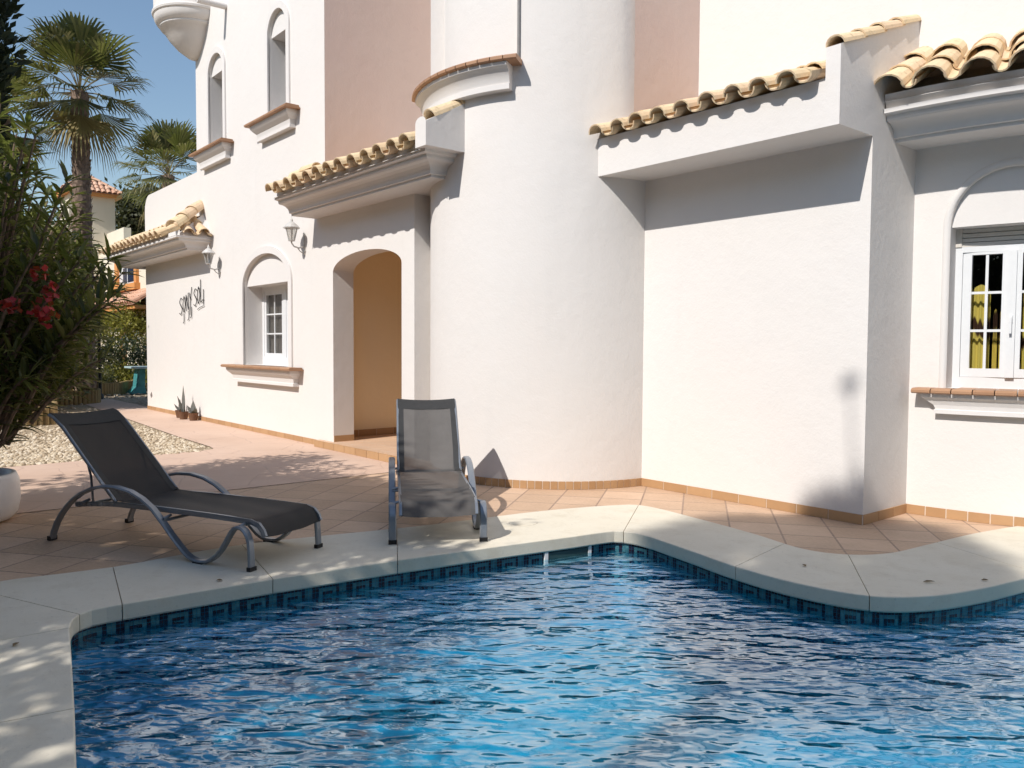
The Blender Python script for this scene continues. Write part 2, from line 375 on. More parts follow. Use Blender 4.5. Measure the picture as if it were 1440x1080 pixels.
# ------------------------------------------------------------------ curves for the pool
def smooth_line(pts, n=10, closed=False):
    P = [Vector((p[0], p[1])) for p in pts]; out = []; m = len(P)
    for i in range(m if closed else m - 1):
        p0 = P[(i - 1) % m] if closed or i > 0 else P[0]; p1 = P[i]; p2 = P[(i + 1) % m]; p3 = P[(i + 2) % m] if closed or i + 2 < m else P[-1]
        for k in range(n):
            t = k / n
            out.append(.5 * ((2 * p1) + (p2 - p0) * t + (2 * p0 - 5 * p1 + 4 * p2 - p3) * t * t + (3 * p1 - p0 - 3 * p2 + p3) * t ** 3))
    if not closed: out.append(P[-1])
    return [(p.x, p.y) for p in out]
def arc(c, r, a0, a1, n):
    return [(c[0] + r * cos(radians(a0 + (a1 - a0) * k / n)), c[1] + r * sin(radians(a0 + (a1 - a0) * k / n))) for k in range(n + 1)]
# pool edge (inner top edge of the coping), walked with the water on the right-hand side
A_ = [(-1.2, .28), (-2.2, .455), (-3.12, .61), (-3.62, .705), (-4.2, .81), (-4.68, .895)]
c1 = smooth_line([(-4.68, .895), (-4.85, .955), (-4.925, 1.06), (-4.925, 1.214)], 6)
B_ = [(-4.925, 1.214), (-4.86, 2.09), (-4.75, 2.95), (-4.60, 3.85), (-4.49, 4.42)]
c2 = smooth_line([(-4.49, 4.42), (-4.445, 4.70), (-4.40, 4.82), (-4.26, 4.872), (-4.08, 4.865)], 6)
c3 = smooth_line([(-4.08, 4.865), (-3.60, 4.76), (-3.175, 4.665), (-2.70, 4.635), (-2.28, 4.74), (-2.05, 5.02), (-1.91, 5.43), (-1.82, 5.88), (-1.70, 6.5), (-1.2, 7.0), (-.4, 7.1)], 8)
near_ = [(1.5, 6.9), (3.2, 6.2), (4.0, 5.0), (4.0, 2.6), (3.3, 1.3), (2.0, .62), (.6, .36), (-.4, .30), (-1.2, .28)]
c4 = smooth_line([(-.4, 7.1)] + near_, 6)
def dedup(l):
    o = []
    for p in l:
        if not o or hypot(p[0] - o[-1][0], p[1] - o[-1][1]) > 1e-4: o.append(p)
    if hypot(o[0][0] - o[-1][0], o[0][1] - o[-1][1]) < 1e-4: o.pop()
    return o
POOL = dedup(A_ + c1 + B_ + c2 + c3 + c4)
def offset_loop(loop, d):
    n = len(loop); out = []
    for i in range(n):
        a, b, c = loop[i - 1], loop[i], loop[(i + 1) % n]
        t1 = Vector((b[0] - a[0], b[1] - a[1])).normalized(); t2 = Vector((c[0] - b[0], c[1] - b[1])).normalized()
        nn = (Vector((-t1.y, t1.x)) + Vector((-t2.y, t2.x)));  nn.normalize()
        k = 1 / max(.5, nn.dot(Vector((-t1.y, t1.x))))
        out.append((b[0] + nn.x * d * k, b[1] + nn.y * d * k))
    return out
area = sum(POOL[i][0] * POOL[(i + 1) % len(POOL)][1] - POOL[(i + 1) % len(POOL)][0] * POOL[i][1] for i in range(len(POOL)))
if area > 0: POOL.reverse()          # now clockwise, so the left-hand normal points away from the water
WALLP = offset_loop(POOL, .035)      # the pool wall sits back under the coping's nose
HOLE = offset_loop(POOL, .20)

# ------------------------------------------------------------------ setting: ground, deck, path, gravel, water
g = MB(); g.panel([(-260, -200), (200, -200), (200, 260), (-260, 260)], [HOLE], lambda x, y: (x, y, -.03)); tag(g.build('ground', M['soil']), kind='structure')
d = MB(); d.panel([(-8.2, -9), (7, -9), (7, 9.5), (-2.0, 9.5), (-3.0, 7.9), (-3.28, 7.6), (-3.28, 6.8), (-5.7, 6.8), (-6.5, 6.2), (-8.2, 5.6)], [HOLE], lambda x, y: (x, y, 0)); tag(d.build('pool_deck', M['deck']), kind='structure')
p = MB(); GR = [(-11.38, -3.0), (-11.38, 1.76), (-11.47, 2.67), (-11.50, 3.9), (-11.62, 4.12), (-11.9, 4.17), (-13.55, 4.22), (-17.57, 4.45), (-20.5, 4.60)]
p.panel([(-8.204, -9), (-8.204, 5.9), (-9.5, 6.4), (-10.8, 5.7), (-24.0, 5.7), (-24.0, 4.80)] + list(reversed(GR)) + [(-11.38, -9)], [], lambda x, y: (x, y, .004)); tag(p.build('garden_path', M['concrete']), kind='structure')
gv = MB(); gv.panel(GR + [(-24.0, 4.80), (-24.0, 5.7), (-34, 5.7), (-34, 8.8), (-48, 14), (-60, -30), (-11.38, -30)], [], lambda x, y: (x, y, -.004)); tag(gv.build('gravel_bed', M['gravel']), kind='structure')
# loose pebbles on the nearer gravel
pb = MB(); r = random.Random(3)
for k in range(5200):
    if k < 4200: x = -11.42 - abs(r.gauss(0, 2.2)); y = r.uniform(1.0, 4.35)
    else: x = r.uniform(-34, -18); y = r.uniform(3.4, 8.0)
    lim = 4.15 + (-11.9 - x) * .05 if x < -11.9 else 3.9
    if x > -24 and y > lim - .05: continue
    s = r.uniform(.014, .034) * (1 if k < 4200 else 1.6); a = r.uniform(0, pi); zz = s * .35
    pts = [(x + s * cos(a) * 1.3, y + s * sin(a) * 1.3, zz * .6), (x - s * sin(a), y + s * cos(a), zz * .7), (x - s * cos(a) * 1.2, y - s * sin(a) * 1.2, zz * .6), (x + s * sin(a) * .9, y - s * cos(a) * .9, zz * .7)]
    i = len(pb.v); pb.v += pts + [(x, y, zz * 2.0 + .004), ] + [(q[0], q[1], -.01) for q in pts]
    for e in range(4):
        pb.f.append((i + e, i + (e + 1) % 4, i + 4)); pb.m.append(0); pb.f.append((i + 5 + e, i + 5 + (e + 1) % 4, i + (e + 1) % 4, i + e)); pb.m.append(0)
tag(pb.build('gravel', M['pebble'], smooth=True), kind='stuff')
ww = MB(); ww.panel(WALLP, [], lambda x, y: (x, y, -.148)); tag(ww.build('water', M['water']), kind='structure')

pool = thing('swimming_pool', 'freeform swimming pool with pale stone coping and a dark key-pattern mosaic band', 'swimming pool', (-2.2, 2.8, 0))
pw = MB(); pw.strip(WALLP, lambda x, y: (x, y, -.034), lambda x, y: (x, y, -.66)); pw.panel(WALLP, [], lambda x, y: (x, y, -.66)); pw.build('basin', M['poolfloor'], pool)
# coping stones with hair-thin joints
n = len(POOL); acc = [0]
for i in range(n): acc.append(acc[-1] + hypot(POOL[(i + 1) % n][0] - POOL[i][0], POOL[(i + 1) % n][1] - POOL[i][1]))
def near_idx(pt): return min(range(n), key=lambda i: hypot(POOL[i][0] - pt[0], POOL[i][1] - pt[1]))
TOT = acc[-1]
def at_len(loop, s):
    s %= TOT
    for i in range(n):
        if acc[i] <= s <= acc[i + 1] + 1e-9:
            t = (s - acc[i]) / max(1e-9, acc[i + 1] - acc[i]); a, b = loop[i], loop[(i + 1) % n]
            return (a[0] + (b[0] - a[0]) * t, a[1] + (b[1] - a[1]) * t)
# outer line of the coping taken from the place itself
OUTP = smooth_line([(-.9, -.70), (-2.0, -.50), (-3.4, -.25), (-4.9, .02), (-5.75, .30), (-5.89, .74), (-5.80, 1.376), (-5.86, 2.28), (-5.60, 3.47), (-5.51, 3.99), (-5.385, 4.86), (-5.15, 5.60), (-4.93, 5.80), (-4.22, 5.715), (-3.65, 5.61), (-3.15, 5.475), (-2.85, 5.58), (-2.68, 5.86), (-2.62, 6.31), (-2.54, 7.02), (-2.40, 7.70)], 8)
oacc = [0]
for i in range(len(OUTP) - 1): oacc.append(oacc[-1] + hypot(OUTP[i + 1][0] - OUTP[i][0], OUTP[i + 1][1] - OUTP[i][1]))
def out_near(pt):
    best = min(range(len(OUTP)), key=lambda i: hypot(OUTP[i][0] - pt[0], OUTP[i][1] - pt[1])); return oacc[best]
def at_out(s):
    s = max(0, min(oacc[-1], s))
    for i in range(len(OUTP) - 1):
        if oacc[i] <= s <= oacc[i + 1]:
            t = (s - oacc[i]) / (oacc[i + 1] - oacc[i]); return (OUTP[i][0] + (OUTP[i + 1][0] - OUTP[i][0]) * t, OUTP[i][1] + (OUTP[i + 1][1] - OUTP[i][1]) * t)
joints = [((-.9, -.70), (-1.2, .28)), ((-2.75, -.36), (-2.6, .52)), ((-3.75, -.18), (-3.703, .722)), ((-4.75, .0), (-4.646, .896)), ((-5.86, .56), (-4.90, .98)), ((-5.78, 1.376), (-4.924, 1.214)), ((-5.86, 2.254), (-4.86, 2.072)), ((-5.60, 3.45), (-4.75, 2.95)), ((-5.02, 5.75), (-4.36, 4.85)), ((-3.30, 5.52), (-3.157, 4.66)), ((-2.85, 5.57), (-2.30, 4.74)), ((-2.60, 6.5), (-1.78, 6.1)), ((-2.40, 7.70), (-1.2, 7.0))]
def ilen(pt): return acc[near_idx(pt)]
dirn = 1 if ilen((-4.86, 2.09)) > ilen((-3.12, .61)) else -1
cp = MB(); TZ = .010
for k in range(len(joints) - 1):
    so_, si = out_near(joints[k][0]), ilen(joints[k][1]); eo, ei = out_near(joints[k + 1][0]), ilen(joints[k + 1][1])
    if dirn > 0 and ei < si: ei += TOT
    if dirn < 0 and ei > si: ei -= TOT
    gp = .0028; L_i = abs(ei - si); m = max(2, int(L_i / .07)); rows = []
    for q in range(m + 1):
        t = q / m; a = at_out(so_ + gp + (eo - so_ - 2 * gp) * t)
        b = at_len(POOL, si + dirn * gp + (ei - si - dirn * 2 * gp) * t)
        dx, dy = a[0] - b[0], a[1] - b[1]; dl = hypot(dx, dy); ux, uy = dx / dl, dy / dl
        def P_(o, z): return (b[0] + ux * o, b[1] + uy * o, z)
        rows.append([(a[0], a[1], -.05), (a[0], a[1], TZ - .006), (a[0] - ux * .006, a[1] - uy * .006, TZ), P_(dl * .5, TZ), P_(.008, TZ), P_(.0025, TZ - .002), P_(0, TZ - .007), P_(0, -.078), P_(.006, -.088), P_(.10, -.088)])
    cp.grid(rows)
    cp.face(rows[0]); cp.face(list(reversed(rows[-1])))
cpo = cp.build('coping', M['coping'], pool)
cps = MB(); cps.strip(POOL, lambda x, y: (x, y, TZ - .006), lambda x, y: (x, y, -.088))
rest_out = offset_loop(POOL, .95)
rest = [i for i in range(n) if POOL[i][0] > -1.0 ]
rows = []
i0 = near_idx((-1.2, 7.0)); i1 = near_idx((-1.2, .28)); i = i0; step = 1 if dirn > 0 else -1
while True:
    rows.append([(rest_out[i][0], rest_out[i][1], TZ), (POOL[i][0], POOL[i][1], TZ), (POOL[i][0], POOL[i][1], -.088), (HOLE[i][0], HOLE[i][1], -.088)])
    if i == i1: break
    i = (i + step) % n
cr = MB(); cr.grid(rows); cr.build('coping', M['coping'], pool)
# dark joint bed under the stones
# mosaic band: single pieces, greek-key motif
KEY = ["#######..#", "#.....#..#", "#.###.#..#", "#.#...####", "#.#.......", "..........".replace(".", ".")]
ts = .0235; mb_ = MB(); cnt = int(TOT / ts)
wacc = 0
for k in range(cnt):
    s0, s1 = k * ts, (k + 1) * ts
    a0, a1 = at_len(WALLP, s0 + .001), at_len(WALLP, s1 - .001)
    if a0[0] > .6 or (a0[1] < .4 and a0[0] > -1.0): continue
    am = at_len(POOL, s0); nx, ny = am[0] - a0[0], am[1] - a0[1]; l = hypot(nx, ny) or 1; nx, ny = nx / l * .004, ny / l * .004
    for rr in range(6):
        z1 = -.0885 - rr * ts; z0 = z1 - ts + .0018
        dark = KEY[rr][k % 10] == '#'
        mb_.face([(a0[0] + nx, a0[1] + ny, z0), (a1[0] + nx, a1[1] + ny, z0), (a1[0] + nx, a1[1] + ny, z1), (a0[0] + nx, a0[1] + ny, z1)], 1 if dark else 0)
mb_.build('mosaic_band', [M['mos_l'], M['mos_d']], pool)
# skimmer mouth in the back wall, its lid in the coping
sm = MB()
P0, P1 = Vector((-4.567, 4.16, 0)), Vector((-4.497, 4.60, 0)); dv = (P1 - P0).normalized(); nv = Vector((dv.y, -dv.x, 0))
def sk_(u, o, z): q = P0 + dv * u + nv * o; return (q.x, q.y, z)
Ls = (P1 - P0).length
def skbox(u0, u1, o0, o1, z0, z1, mat):
    p = [sk_(u, o, z) for z in (z0, z1) for (u, o) in ((u0, o0), (u1, o0), (u1, o1), (u0, o1))]
    i = len(sm.v); sm.v.extend(p)
    for f in ((3, 2, 1, 0), (4, 5, 6, 7), (0, 1, 5, 4), (1, 2, 6, 5), (2, 3, 7, 6), (3, 0, 4, 7)): sm.f.append(tuple(i + q for q in f)); sm.m.append(mat)
skbox(.03, Ls - .03, -.06, .012, -.175, -.10, 1)
skbox(0, .03, -.06, .018, -.20, -.09, 0); skbox(Ls - .03, Ls, -.06, .018, -.20, -.09, 0); skbox(.03, Ls - .03, -.06, .022, -.20, -.178, 0)
sm.build('skimmer', [M['planter'], plain('dark_green_flap', (.03, .07, .07), .4)], pool)
ld = MB(); ld.revolve([(0, .0145), (.118, .0145), (.125, .0125), (.125, .006)], (-5.12, 4.42), n=40); ld.build('skimmer_lid', M['coping'], pool)

# ------------------------------------------------------------------ the villa
villa = thing('white_villa', 'white stucco villa with round tower, tiled canopies and arched porch behind the pool', 'house', (-8.0, 6.5, 0))
YL = 5.5
def arch_pts(x0, x1, zs, rise, n=24):
    c, a = (x0 + x1) / 2, (x1 - x0) / 2
    return [(c + a * cos(pi * k / n), zs + rise * sin(pi * k / n)) for k in range(n + 1)]     # right to left
def arch_loop(x0, x1, z0, zs, rise, n=24):
    return [(x0, z0), (x1, z0)] + arch_pts(x0, x1, zs, rise, n)
fl = lambda off: (lambda x, z: (x, YL + off, z))

# window of the flat front: shallow arched recess, deep opening, raised band, sill
def window_front(x0, x1, z0, zs, rise, deep, frame, fm=fl):
    """returns the hole loop; builds the recess and trim as parts"""
    loop = arch_loop(x0, x1, z0, zs, rise)
    rect = [(x0 + .02, z0), (x1 - .02, z0), (x1 - .02, zs), (x0 + .02, zs)]
    return loop, rect
GW = (-13.92, -12.06, 1.16, 2.53, .50)
UL = (-15.52, -14.78, 5.16, 6.56, .33)
UR = (-12.78, -12.08, 5.16, 6.50, .35)
BW = (.31, 1.23)     # bay window span along the arc
w = MB()
DOOR = [(-10.60, .0)] + [(-8.755, .0)] + [(-9.6775 + .9225 * cos(pi * k / 24), 2.56 + .24 * sin(pi * k / 24)) for k in range(25)]
gl_ = arch_loop(*GW)
lower = [(-19.78, -.02), (-8.46, -.02), (-8.46, 3.55), (-16.26, 3.55), (-16.26, 4.90)] + [(-19.78 + .35 - .35 * sin(radians(a)), 4.90 - .35 + .35 * cos(radians(a))) for a in range(0, 91, 10)]
w.panel(lower, [gl_, DOOR], fl(0))
w.strip(gl_, fl(0), fl(.06)); w.strip(DOOR, fl(0), fl(.33))
w.face([(-19.78, YL, -.02), (-19.78, YL + 6, -.02), (-19.78, YL + 6, 4.5), (-19.78, YL, 4.5)])
w.face([(-8.46, YL, -.02), (-8.46, YL + 2, -.02), (-8.46, YL + 2, 3.6), (-8.46, YL, 3.6)])
# parapet thickness and terrace floor behind it
par = [(-16.26, 4.90)] + [(-19.78 + .35 - .35 * sin(radians(a)), 4.55 + .35 * cos(radians(a))) for a in range(0, 91, 10)]
w.strip(par, fl(0), fl(.3), close=False); w.panel(par + [(-19.78, 4.2), (-16.26, 4.2)], [], fl(.3))
w.face([(-19.78, YL, 4.2), (-16.26, YL, 4.2), (-16.26, YL + 6, 4.2), (-19.78, YL + 6, 4.2)])
w.build('wall', M['white'], villa)
# upper storey, left
w = MB(); ull, url = arch_loop(*UL), arch_loop(*UR)
w.panel([(-16.26, 3.55), (-10.83, 3.55), (-10.83, 10.2), (-16.26, 10.2)], [ull, url], fl(0))
for l_ in (ull, url): w.strip(l_, fl(0), fl(.05))
rp = MB(); rp.face([(-10.83, YL + .002, 3.3), (-10.83, YL + 5, 3.3), (-10.83, YL + 5, 10.2), (-10.83, YL + .002, 10.2)]); rp.build('rose_wall', M['rose'], villa)
w.face([(-16.26, YL, 3.5), (-16.26, YL + 5, 3.5), (-16.26, YL + 5, 10.2), (-16.26, YL, 10.2)])
w.face([(-16.26, YL, 10.2), (-10.83, YL, 10.2), (-10.83, YL + 5, 10.2), (-16.26, YL + 5, 10.2)])
w.build('wall', M['white'], villa)
# windows of the flat front
def flat_window(x0, x1, z0, zs, rise, depth, sill_ext, band=.11, kind='tall'):
    a = MB(); inner = arch_loop(x0, x1, z0, zs, rise); rect = [(x0 + .015, z0 + .001), (x1 - .015, z0 + .001), (x1 - .015, zs), (x0 + .015, zs)]
    sh = .06 if kind == 'wide' else .05
    a.panel([(x1, zs)] + arch_pts(x0, x1, zs, rise)[1:-1] + [(x0, zs)], [], fl(sh))
    a.strip([(x0, z0), (x0, zs), (x1, zs), (x1, z0)], fl(sh), fl(depth), close=False)
    a.face([(x0, YL + sh, z0 + .001), (x1, YL + sh, z0 + .001), (x1, YL + depth, z0 + .001), (x0, YL + depth, z0 + .001)])
    fo = a.build('window', M['trim'], villa)
    b = MB(); outer = arch_loop(x0 - band, x1 + band, z0, zs, rise + band)[1:] + [(x0 - band, z0)]
    inn = inner[1:] + [(x0, z0)]
    outer = [outer[0]] + outer[1:]
    b.grid([[fl(-.03)(*p) for p in inn], [fl(-.03)(*p) for p in outer]]); b.grid([[fl(-.03)(*p) for p in outer], [fl(0)(*p) for p in outer]]); b.grid([[fl(.01)(*p) for p in inn], [fl(-.03)(*p) for p in inn]])
    b.build('arch_trim', M['trim'], fo, smooth='auto', merge=True)
    # frame and pane
    f = MB(); yb = YL + depth - .09; fw = .075
    def bar(xa, xb, za, zb, ya=yb, t=.06): f.box(xa, xb, ya, ya + t, za, zb)
    mid = (x0 + x1) / 2
    bar(x0, x0 + fw, z0, zs); bar(x1 - fw, x1, z0, zs); bar(x0 + fw, x1 - fw, zs - fw, zs); bar(x0 + fw, x1 - fw, z0, z0 + fw + .06)
    bar(mid - .06, mid + .06, z0 + fw + .06, zs - fw)
    if kind == 'wide':
        for (xa, xb) in ((x0 + fw, mid - .06), (mid + .06, x1 - fw)):
            sw = .07; za, zb = z0 + fw + .06, zs - fw
            bar(xa, xa + sw, za, zb, yb + .012, .05); bar(xb - sw, xb, za, zb, yb + .012, .05); bar(xa + sw, xb - sw, za, za + sw, yb + .012, .05); bar(xa + sw, xb - sw, zb - sw, zb, yb + .012, .05)
            xm = (xa + xb) / 2; bar(xm - .012, xm + .012, za + sw, zb - sw, yb + .02, .02)
            for q in (1, 2): zz = za + sw + (zb - za - 2 * sw) * q / 3; bar(xa + sw, xb - sw, zz - .012, zz + .012, yb + .022, .016)
    f.build('frame', M['pvc'], fo)
    g_ = MB(); g_.face([(x0, yb + .035, z0), (x1, yb + .035, z0), (x1, yb + .035, zs), (x0, yb + .035, zs)]); g_.build('pane', M['glass'], fo)
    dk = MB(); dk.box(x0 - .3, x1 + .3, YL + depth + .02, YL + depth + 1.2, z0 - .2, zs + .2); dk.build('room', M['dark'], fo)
    if kind == 'wide':
        cu = MB(); yy = YL + depth + .01
        rowa = [(x0 + (x1 - x0) * t / 40, yy - .004 + .006 * sin(t * 1.9), 0) for t in range(41)]
        cu.grid([[(p[0], p[1], z0) for p in rowa], [(p[0], p[1], zs) for p in rowa]]); cu.build('blind', plain('grey_brown_blind', (.10, .085, .075), .9), fo, smooth=True)
    # sill: tile nose on a cove bracket
    s = MB(); e = sill_ext; zt = z0
    tn = 8 if kind == 'wide' else 4; xs0, xs1 = x0 - e, x1 + e
    for q in range(tn):
        xa, xb = xs0 + (xs1 - xs0) * q / tn + .004, xs0 + (xs1 - xs0) * (q + 1) / tn - .004
        prof = [(YL + depth - .1 if (xa > x0 - .02 and xb < x1 + .02) else YL - .031, zt), (YL - .23, zt), (YL - .25, zt - .018), (YL - .245, zt - .042), (YL - .22, zt - .05), (YL - .0, zt - .05)]
        s.grid([[(xa, y, z) for y, z in prof], [(xb, y, z) for y, z in prof]])
        for xx in (xa, xb): s.face([(xx, y, z) for y, z in prof])
    so1 = s.build('sill', M['sill'], fo)
    s = MB(); zb = zt - .05
    pr = [(.19, 0, .10), (.185, -.045, .105), (.16, -.075, .12), (.10, -.13, .17), (.085, -.20, .19), (.10, -.205, .175), (.10, -.25, .175), (.0, -.25, .175)]   # out, dz, inset
    rows = []
    for o_, dz, ins in pr:
        rows.append([(xs0 + ins, YL, zb + dz), (xs0 + ins, YL - o_, zb + dz), (xs1 - ins, YL - o_, zb + dz), (xs1 - ins, YL, zb + dz)])
    s.grid(rows); s.face(rows[0]); s.build('sill_bracket', M['trim'], fo)
    return fo
flat_window(*GW, .42, .50, .12, 'wide')
flat_window(*UL, .45, .48)
flat_window(*UR, .45, .46)

# porch room behind the arch
pr_ = MB()
ZF = .10
pr_.face([(-11.05, 5.83, ZF), (-11.05, 9, ZF), (-11.05, 9, 3.0), (-11.05, 5.83, 3.0)])
pr_.face([(-11.05, 9, ZF), (-7.5, 9, ZF), (-7.5, 9, 3.0), (-11.05, 9, 3.0)])
pr_.face([(-8.0, 5.83, ZF), (-8.0, 9, ZF), (-8.0, 9, 3.0), (-8.0, 5.83, 3.0)])
pr_.face([(-11.05, 5.83, 3.0), (-7.5, 5.83, 3.0), (-7.5, 9, 3.0), (-11.05, 9, 3.0)])
pr_.panel([(-11.05, 0), (-7.5, 0), (-7.5, 3.0), (-11.05, 3.0)], [DOOR], fl(.33))
pr_.build('porch_room', M['inner'], villa)
st = MB(); st.box(-11.0, -7.9, 5.40, 5.49, -.01, ZF); st.box(-10.59, -8.77, 5.49, 5.84, .0, ZF); st.box(-11.04, -8.01, 5.84, 8.99, .0, ZF - .001); st.build('porch_step', M['porch_floor'], villa)
pt = MB()
for k in range(10): pt.box(-11.0 + k * .31 + .004, -11.0 + (k + 1) * .31 - .004, 5.385, 5.40, .006, ZF + .004)
pt.build('step_nosing', M['skirt'], villa)

# cornice swept round a path of wall points; o = outwards, z = up from soffit
CPROF = [(.0, 0), (.40, 0), (.40, .028), (.435, .032), (.44, .065), (.455, .09), (.485, .118), (.53, .138), (.585, .145), (.60, .16), (.60, .19), (.655, .20), (.655, .225), (.66, .235), (.0, .235)]
def sweep(mb, path, norms, prof, z0):
    mb.grid([[(p[0] + nn[0] * o, p[1] + nn[1] * o, z0 + z) for o, z in prof] for p, nn in zip(path, norms)])
def barrel(mb, p0, p1, side, up, r0, r1, th=.014, convex=True, seg=8):
    """one half-round tile from p0 (low end) to p1"""
    rows = []
    for p, rr in ((p0, r0), (p1, r1)):
        oa = []; ia = []
        for k in range(seg + 1):
            a = pi * k / seg
            s_ = -cos(a); h = sin(a) if convex else -sin(a)
            oa.append(p + side * (rr * s_) + up * (rr * h * .92)); ia.append(p + side * ((rr - th) * s_) + up * ((rr - th) * h * .92))
        rows.append(oa + list(reversed(ia)))
    mb.grid(rows, close_u=True)
    m_ = seg + 1
    for row in rows:
        for k in range(seg):
            mb.face([row[k], row[k + 1], row[2 * m_ - 2 - k], row[2 * m_ - 1 - k]])
def tile_roof(mb, eave, slope_dir, n_rows, length, pitch, rnd, rise=.38, r=None, jit=1.0, pans=True, pr=None):
    """eave: list of (point, outward 2D normal) at tile centres along the eave"""
    r = r or pitch * .36
    for k, (pt_, nn) in enumerate(eave):
        back = Vector((-nn[0], -nn[1], rise)).normalized(); side = Vector((-nn[1], nn[0], 0)).normalized(); up = back.cross(side).normalized()
        if up.z < 0: up = -up
        P_ = Vector(pt_)
        for row in range(n_rows):
            j = Vector((rnd.uniform(-1, 1), rnd.uniform(-1, 1), rnd.uniform(-.4, 1))) * .013 * jit
            tw = side * rnd.uniform(-.018, .018) * jit
            lo = P_ + back * (row * length) + up * (.014 * (n_rows > 1)) + j
            barrel(mb, lo + up * .035, lo + back * (length + .07) + up * .018 + tw, side, up, r * 1.02, r * .84, convex=True)
            if not pans: continue
            lo2 = P_ + side * (pitch * .5) + back * (row * length + (.02 if row == 0 else 0)) + j * .6 + up * .055
            barrel(mb, lo2 + up * .02, lo2 + back * (length + .07) + tw, side, up, (pr or r) * .86, (pr or r) * .98, convex=False)
def cap_tiles(mb, a, b, side, up, r, rnd, length=.36):
    a, b = Vector(a), Vector(b); d_ = (b - a); m = max(1, round(d_.length / length)); u = d_.normalized(); l = d_.length / m
    for k in range(m):
        lo = a + u * (k * l) + up * rnd.uniform(0, .006)
        barrel(mb, lo + up * .016, lo + u * (l + .05), side, up, r, r * .86)
rt = random.Random(11)
V3 = Vector
# --- porch canopy
can = MB(); zs_ = 3.38
path = [(-11.1, YL), (-7.90, YL), (-7.90, YL + 1.2)]; norms = [(0, -1), (1, -1), (1, 0)]
sweep(can, path, norms, CPROF, zs_)
can.face([(-11.1, YL - o, zs_ + z) for o, z in CPROF])
can.face([(-8.5, YL - .001, zs_), (-7.6, YL - .001, zs_), (-7.6, YL + 1.2, zs_), (-8.5, YL + 1.2, zs_)])
can.face([(-11.1, YL - .62, zs_ + .23), (-7.28, YL - .62, zs_ + .23), (-7.28, YL - .62, zs_ + .33), (-11.1, YL - .62, zs_ + .33)])
can.build('canopy', M['trim'], villa)
pp = MB()
top = lambda y: 3.86 + (y - 4.77) * .54
yy0, yy1 = 4.77, 5.9
pp.face([(-7.12, yy0, 3.61), (-7.12, yy1, 3.61), (-7.12, yy1, top(yy1)), (-7.12, yy0, top(yy0))])
pp.face([(-7.32, yy0, 3.61), (-7.32, yy1, 3.61), (-7.32, yy1, top(yy1)), (-7.32, yy0, top(yy0))])
pp.face([(-7.32, yy0, 3.61), (-7.12, yy0, 3.61), (-7.12, yy0, top(yy0))] + [(-7.22 + .1 * cos(a * pi / 6), yy0, top(yy0) + .06 * sin(a * pi / 6)) for a in range(1, 6)] + [(-7.32, yy0, top(yy0))])
pp.face([(-7.32, yy0, top(yy0)), (-7.12, yy0, top(yy0)), (-7.12, yy1, top(yy1)), (-7.32, yy1, top(yy1))])
pp.face([(-7.32, yy0, 3.612), (-7.12, yy0, 3.612), (-7.12, yy1, 3.612), (-7.32, yy1, 3.612)])
pp.build('parapet', M['white'], villa)
ct = MB(); sl_ = V3((0, 1, .54)).normalized(); cap_tiles(ct, (-7.22, 4.90, top(4.90) - .02), (-7.22, 5.62, top(5.62) - .02), V3((1, 0, 0)), sl_.cross(V3((-1, 0, 0))).normalized() * (1 if sl_.cross(V3((-1, 0, 0))).z > 0 else -1), .108, rt, .36)
ct.build('parapet_cap', M['roof'], villa)
rf = MB(); pitch = .298
ev = [((-11.02 + k * pitch, 4.74, 3.635), (0, -1)) for k in range(13)]
tile_roof(rf, ev[:1], None, 2, .40, pitch, rt); tile_roof(rf, ev[1:12], None, 5, .40, pitch, rt); tile_roof(rf, ev[12:], None, 5, .40, pitch * .8, rt, r=pitch * .36, pans=False)
rf.build('roof_tiles', M['roof'], villa)
rb = MB(); rb.face([(-11.1, 4.82, 3.60), (-7.3, 4.82, 3.60), (-7.3, 7.2, 4.50), (-11.1, 7.2, 4.50)]); rb.build('roof_bed', M['trim'], villa)
rc = MB(); cap_tiles(rc, (-11.42, 5.30, 3.99), (-10.72, 5.30, 4.03), V3((0, 1, 0)), V3((0, 0, 1)), .10, rt, .35); rc.build('ridge_cap', M['roof'], villa)

# --- far left canopy with a hip at its right end
can = MB(); zs2 = 3.30
xr, xl_ = -15.95, -20.1
path = [(xl_, YL + 2), (xl_, YL), (xr, YL), (xr, YL + .01)]; norms = [(-1, 0), (-1, -1), (.72, -1), (.72, 0)]
sweep(can, path, norms, [(o, z) for o, z in CPROF], zs2)
can.face([(xl_ - .6, YL - .60, zs2 + .23), (xr + .5, YL - .60, zs2 + .23), (xr + .5, YL - .60, zs2 + .33), (xl_ - .6, YL - .60, zs2 + .33)])
can.build('canopy', M['trim'], villa)
rf = MB(); pitch2 = .30
for k in range(15):
    x = -20.55 + k * pitch2
    rows_ = max(1, min(2, int((-15.6 - x) / .32) + 1))
    tile_roof(rf, [((x, 4.76, 3.56), (0, -1))], None, rows_, .40, pitch2, rt, rise=.55)
for k in range(2):
    tile_roof(rf, [((-15.42, 5.06 + k * .28, 3.55), (1, 0))], None, 2 if k else 1, .38, .28, rt, rise=.55)
cap_tiles(rf, (-15.50, 4.80, 3.66), (-16.05, 5.50, 4.20), V3((.78, .62, 0)), V3((.3, -.35, .88)).normalized(), .15, rt, .33)
rf.build('roof_tiles', M['roof'], villa)
rb = MB(); rb.face([(-20.6, 4.86, 3.53), (-15.5, 4.86, 3.50), (-15.9, 5.5, 3.95), (-20.6, 5.5, 4.05)]); rb.face([(-15.5, 4.86, 3.53), (-15.45, 5.5, 3.53), (-15.9, 5.5, 4.05)]); rb.build('roof_bed', M['trim'], villa)

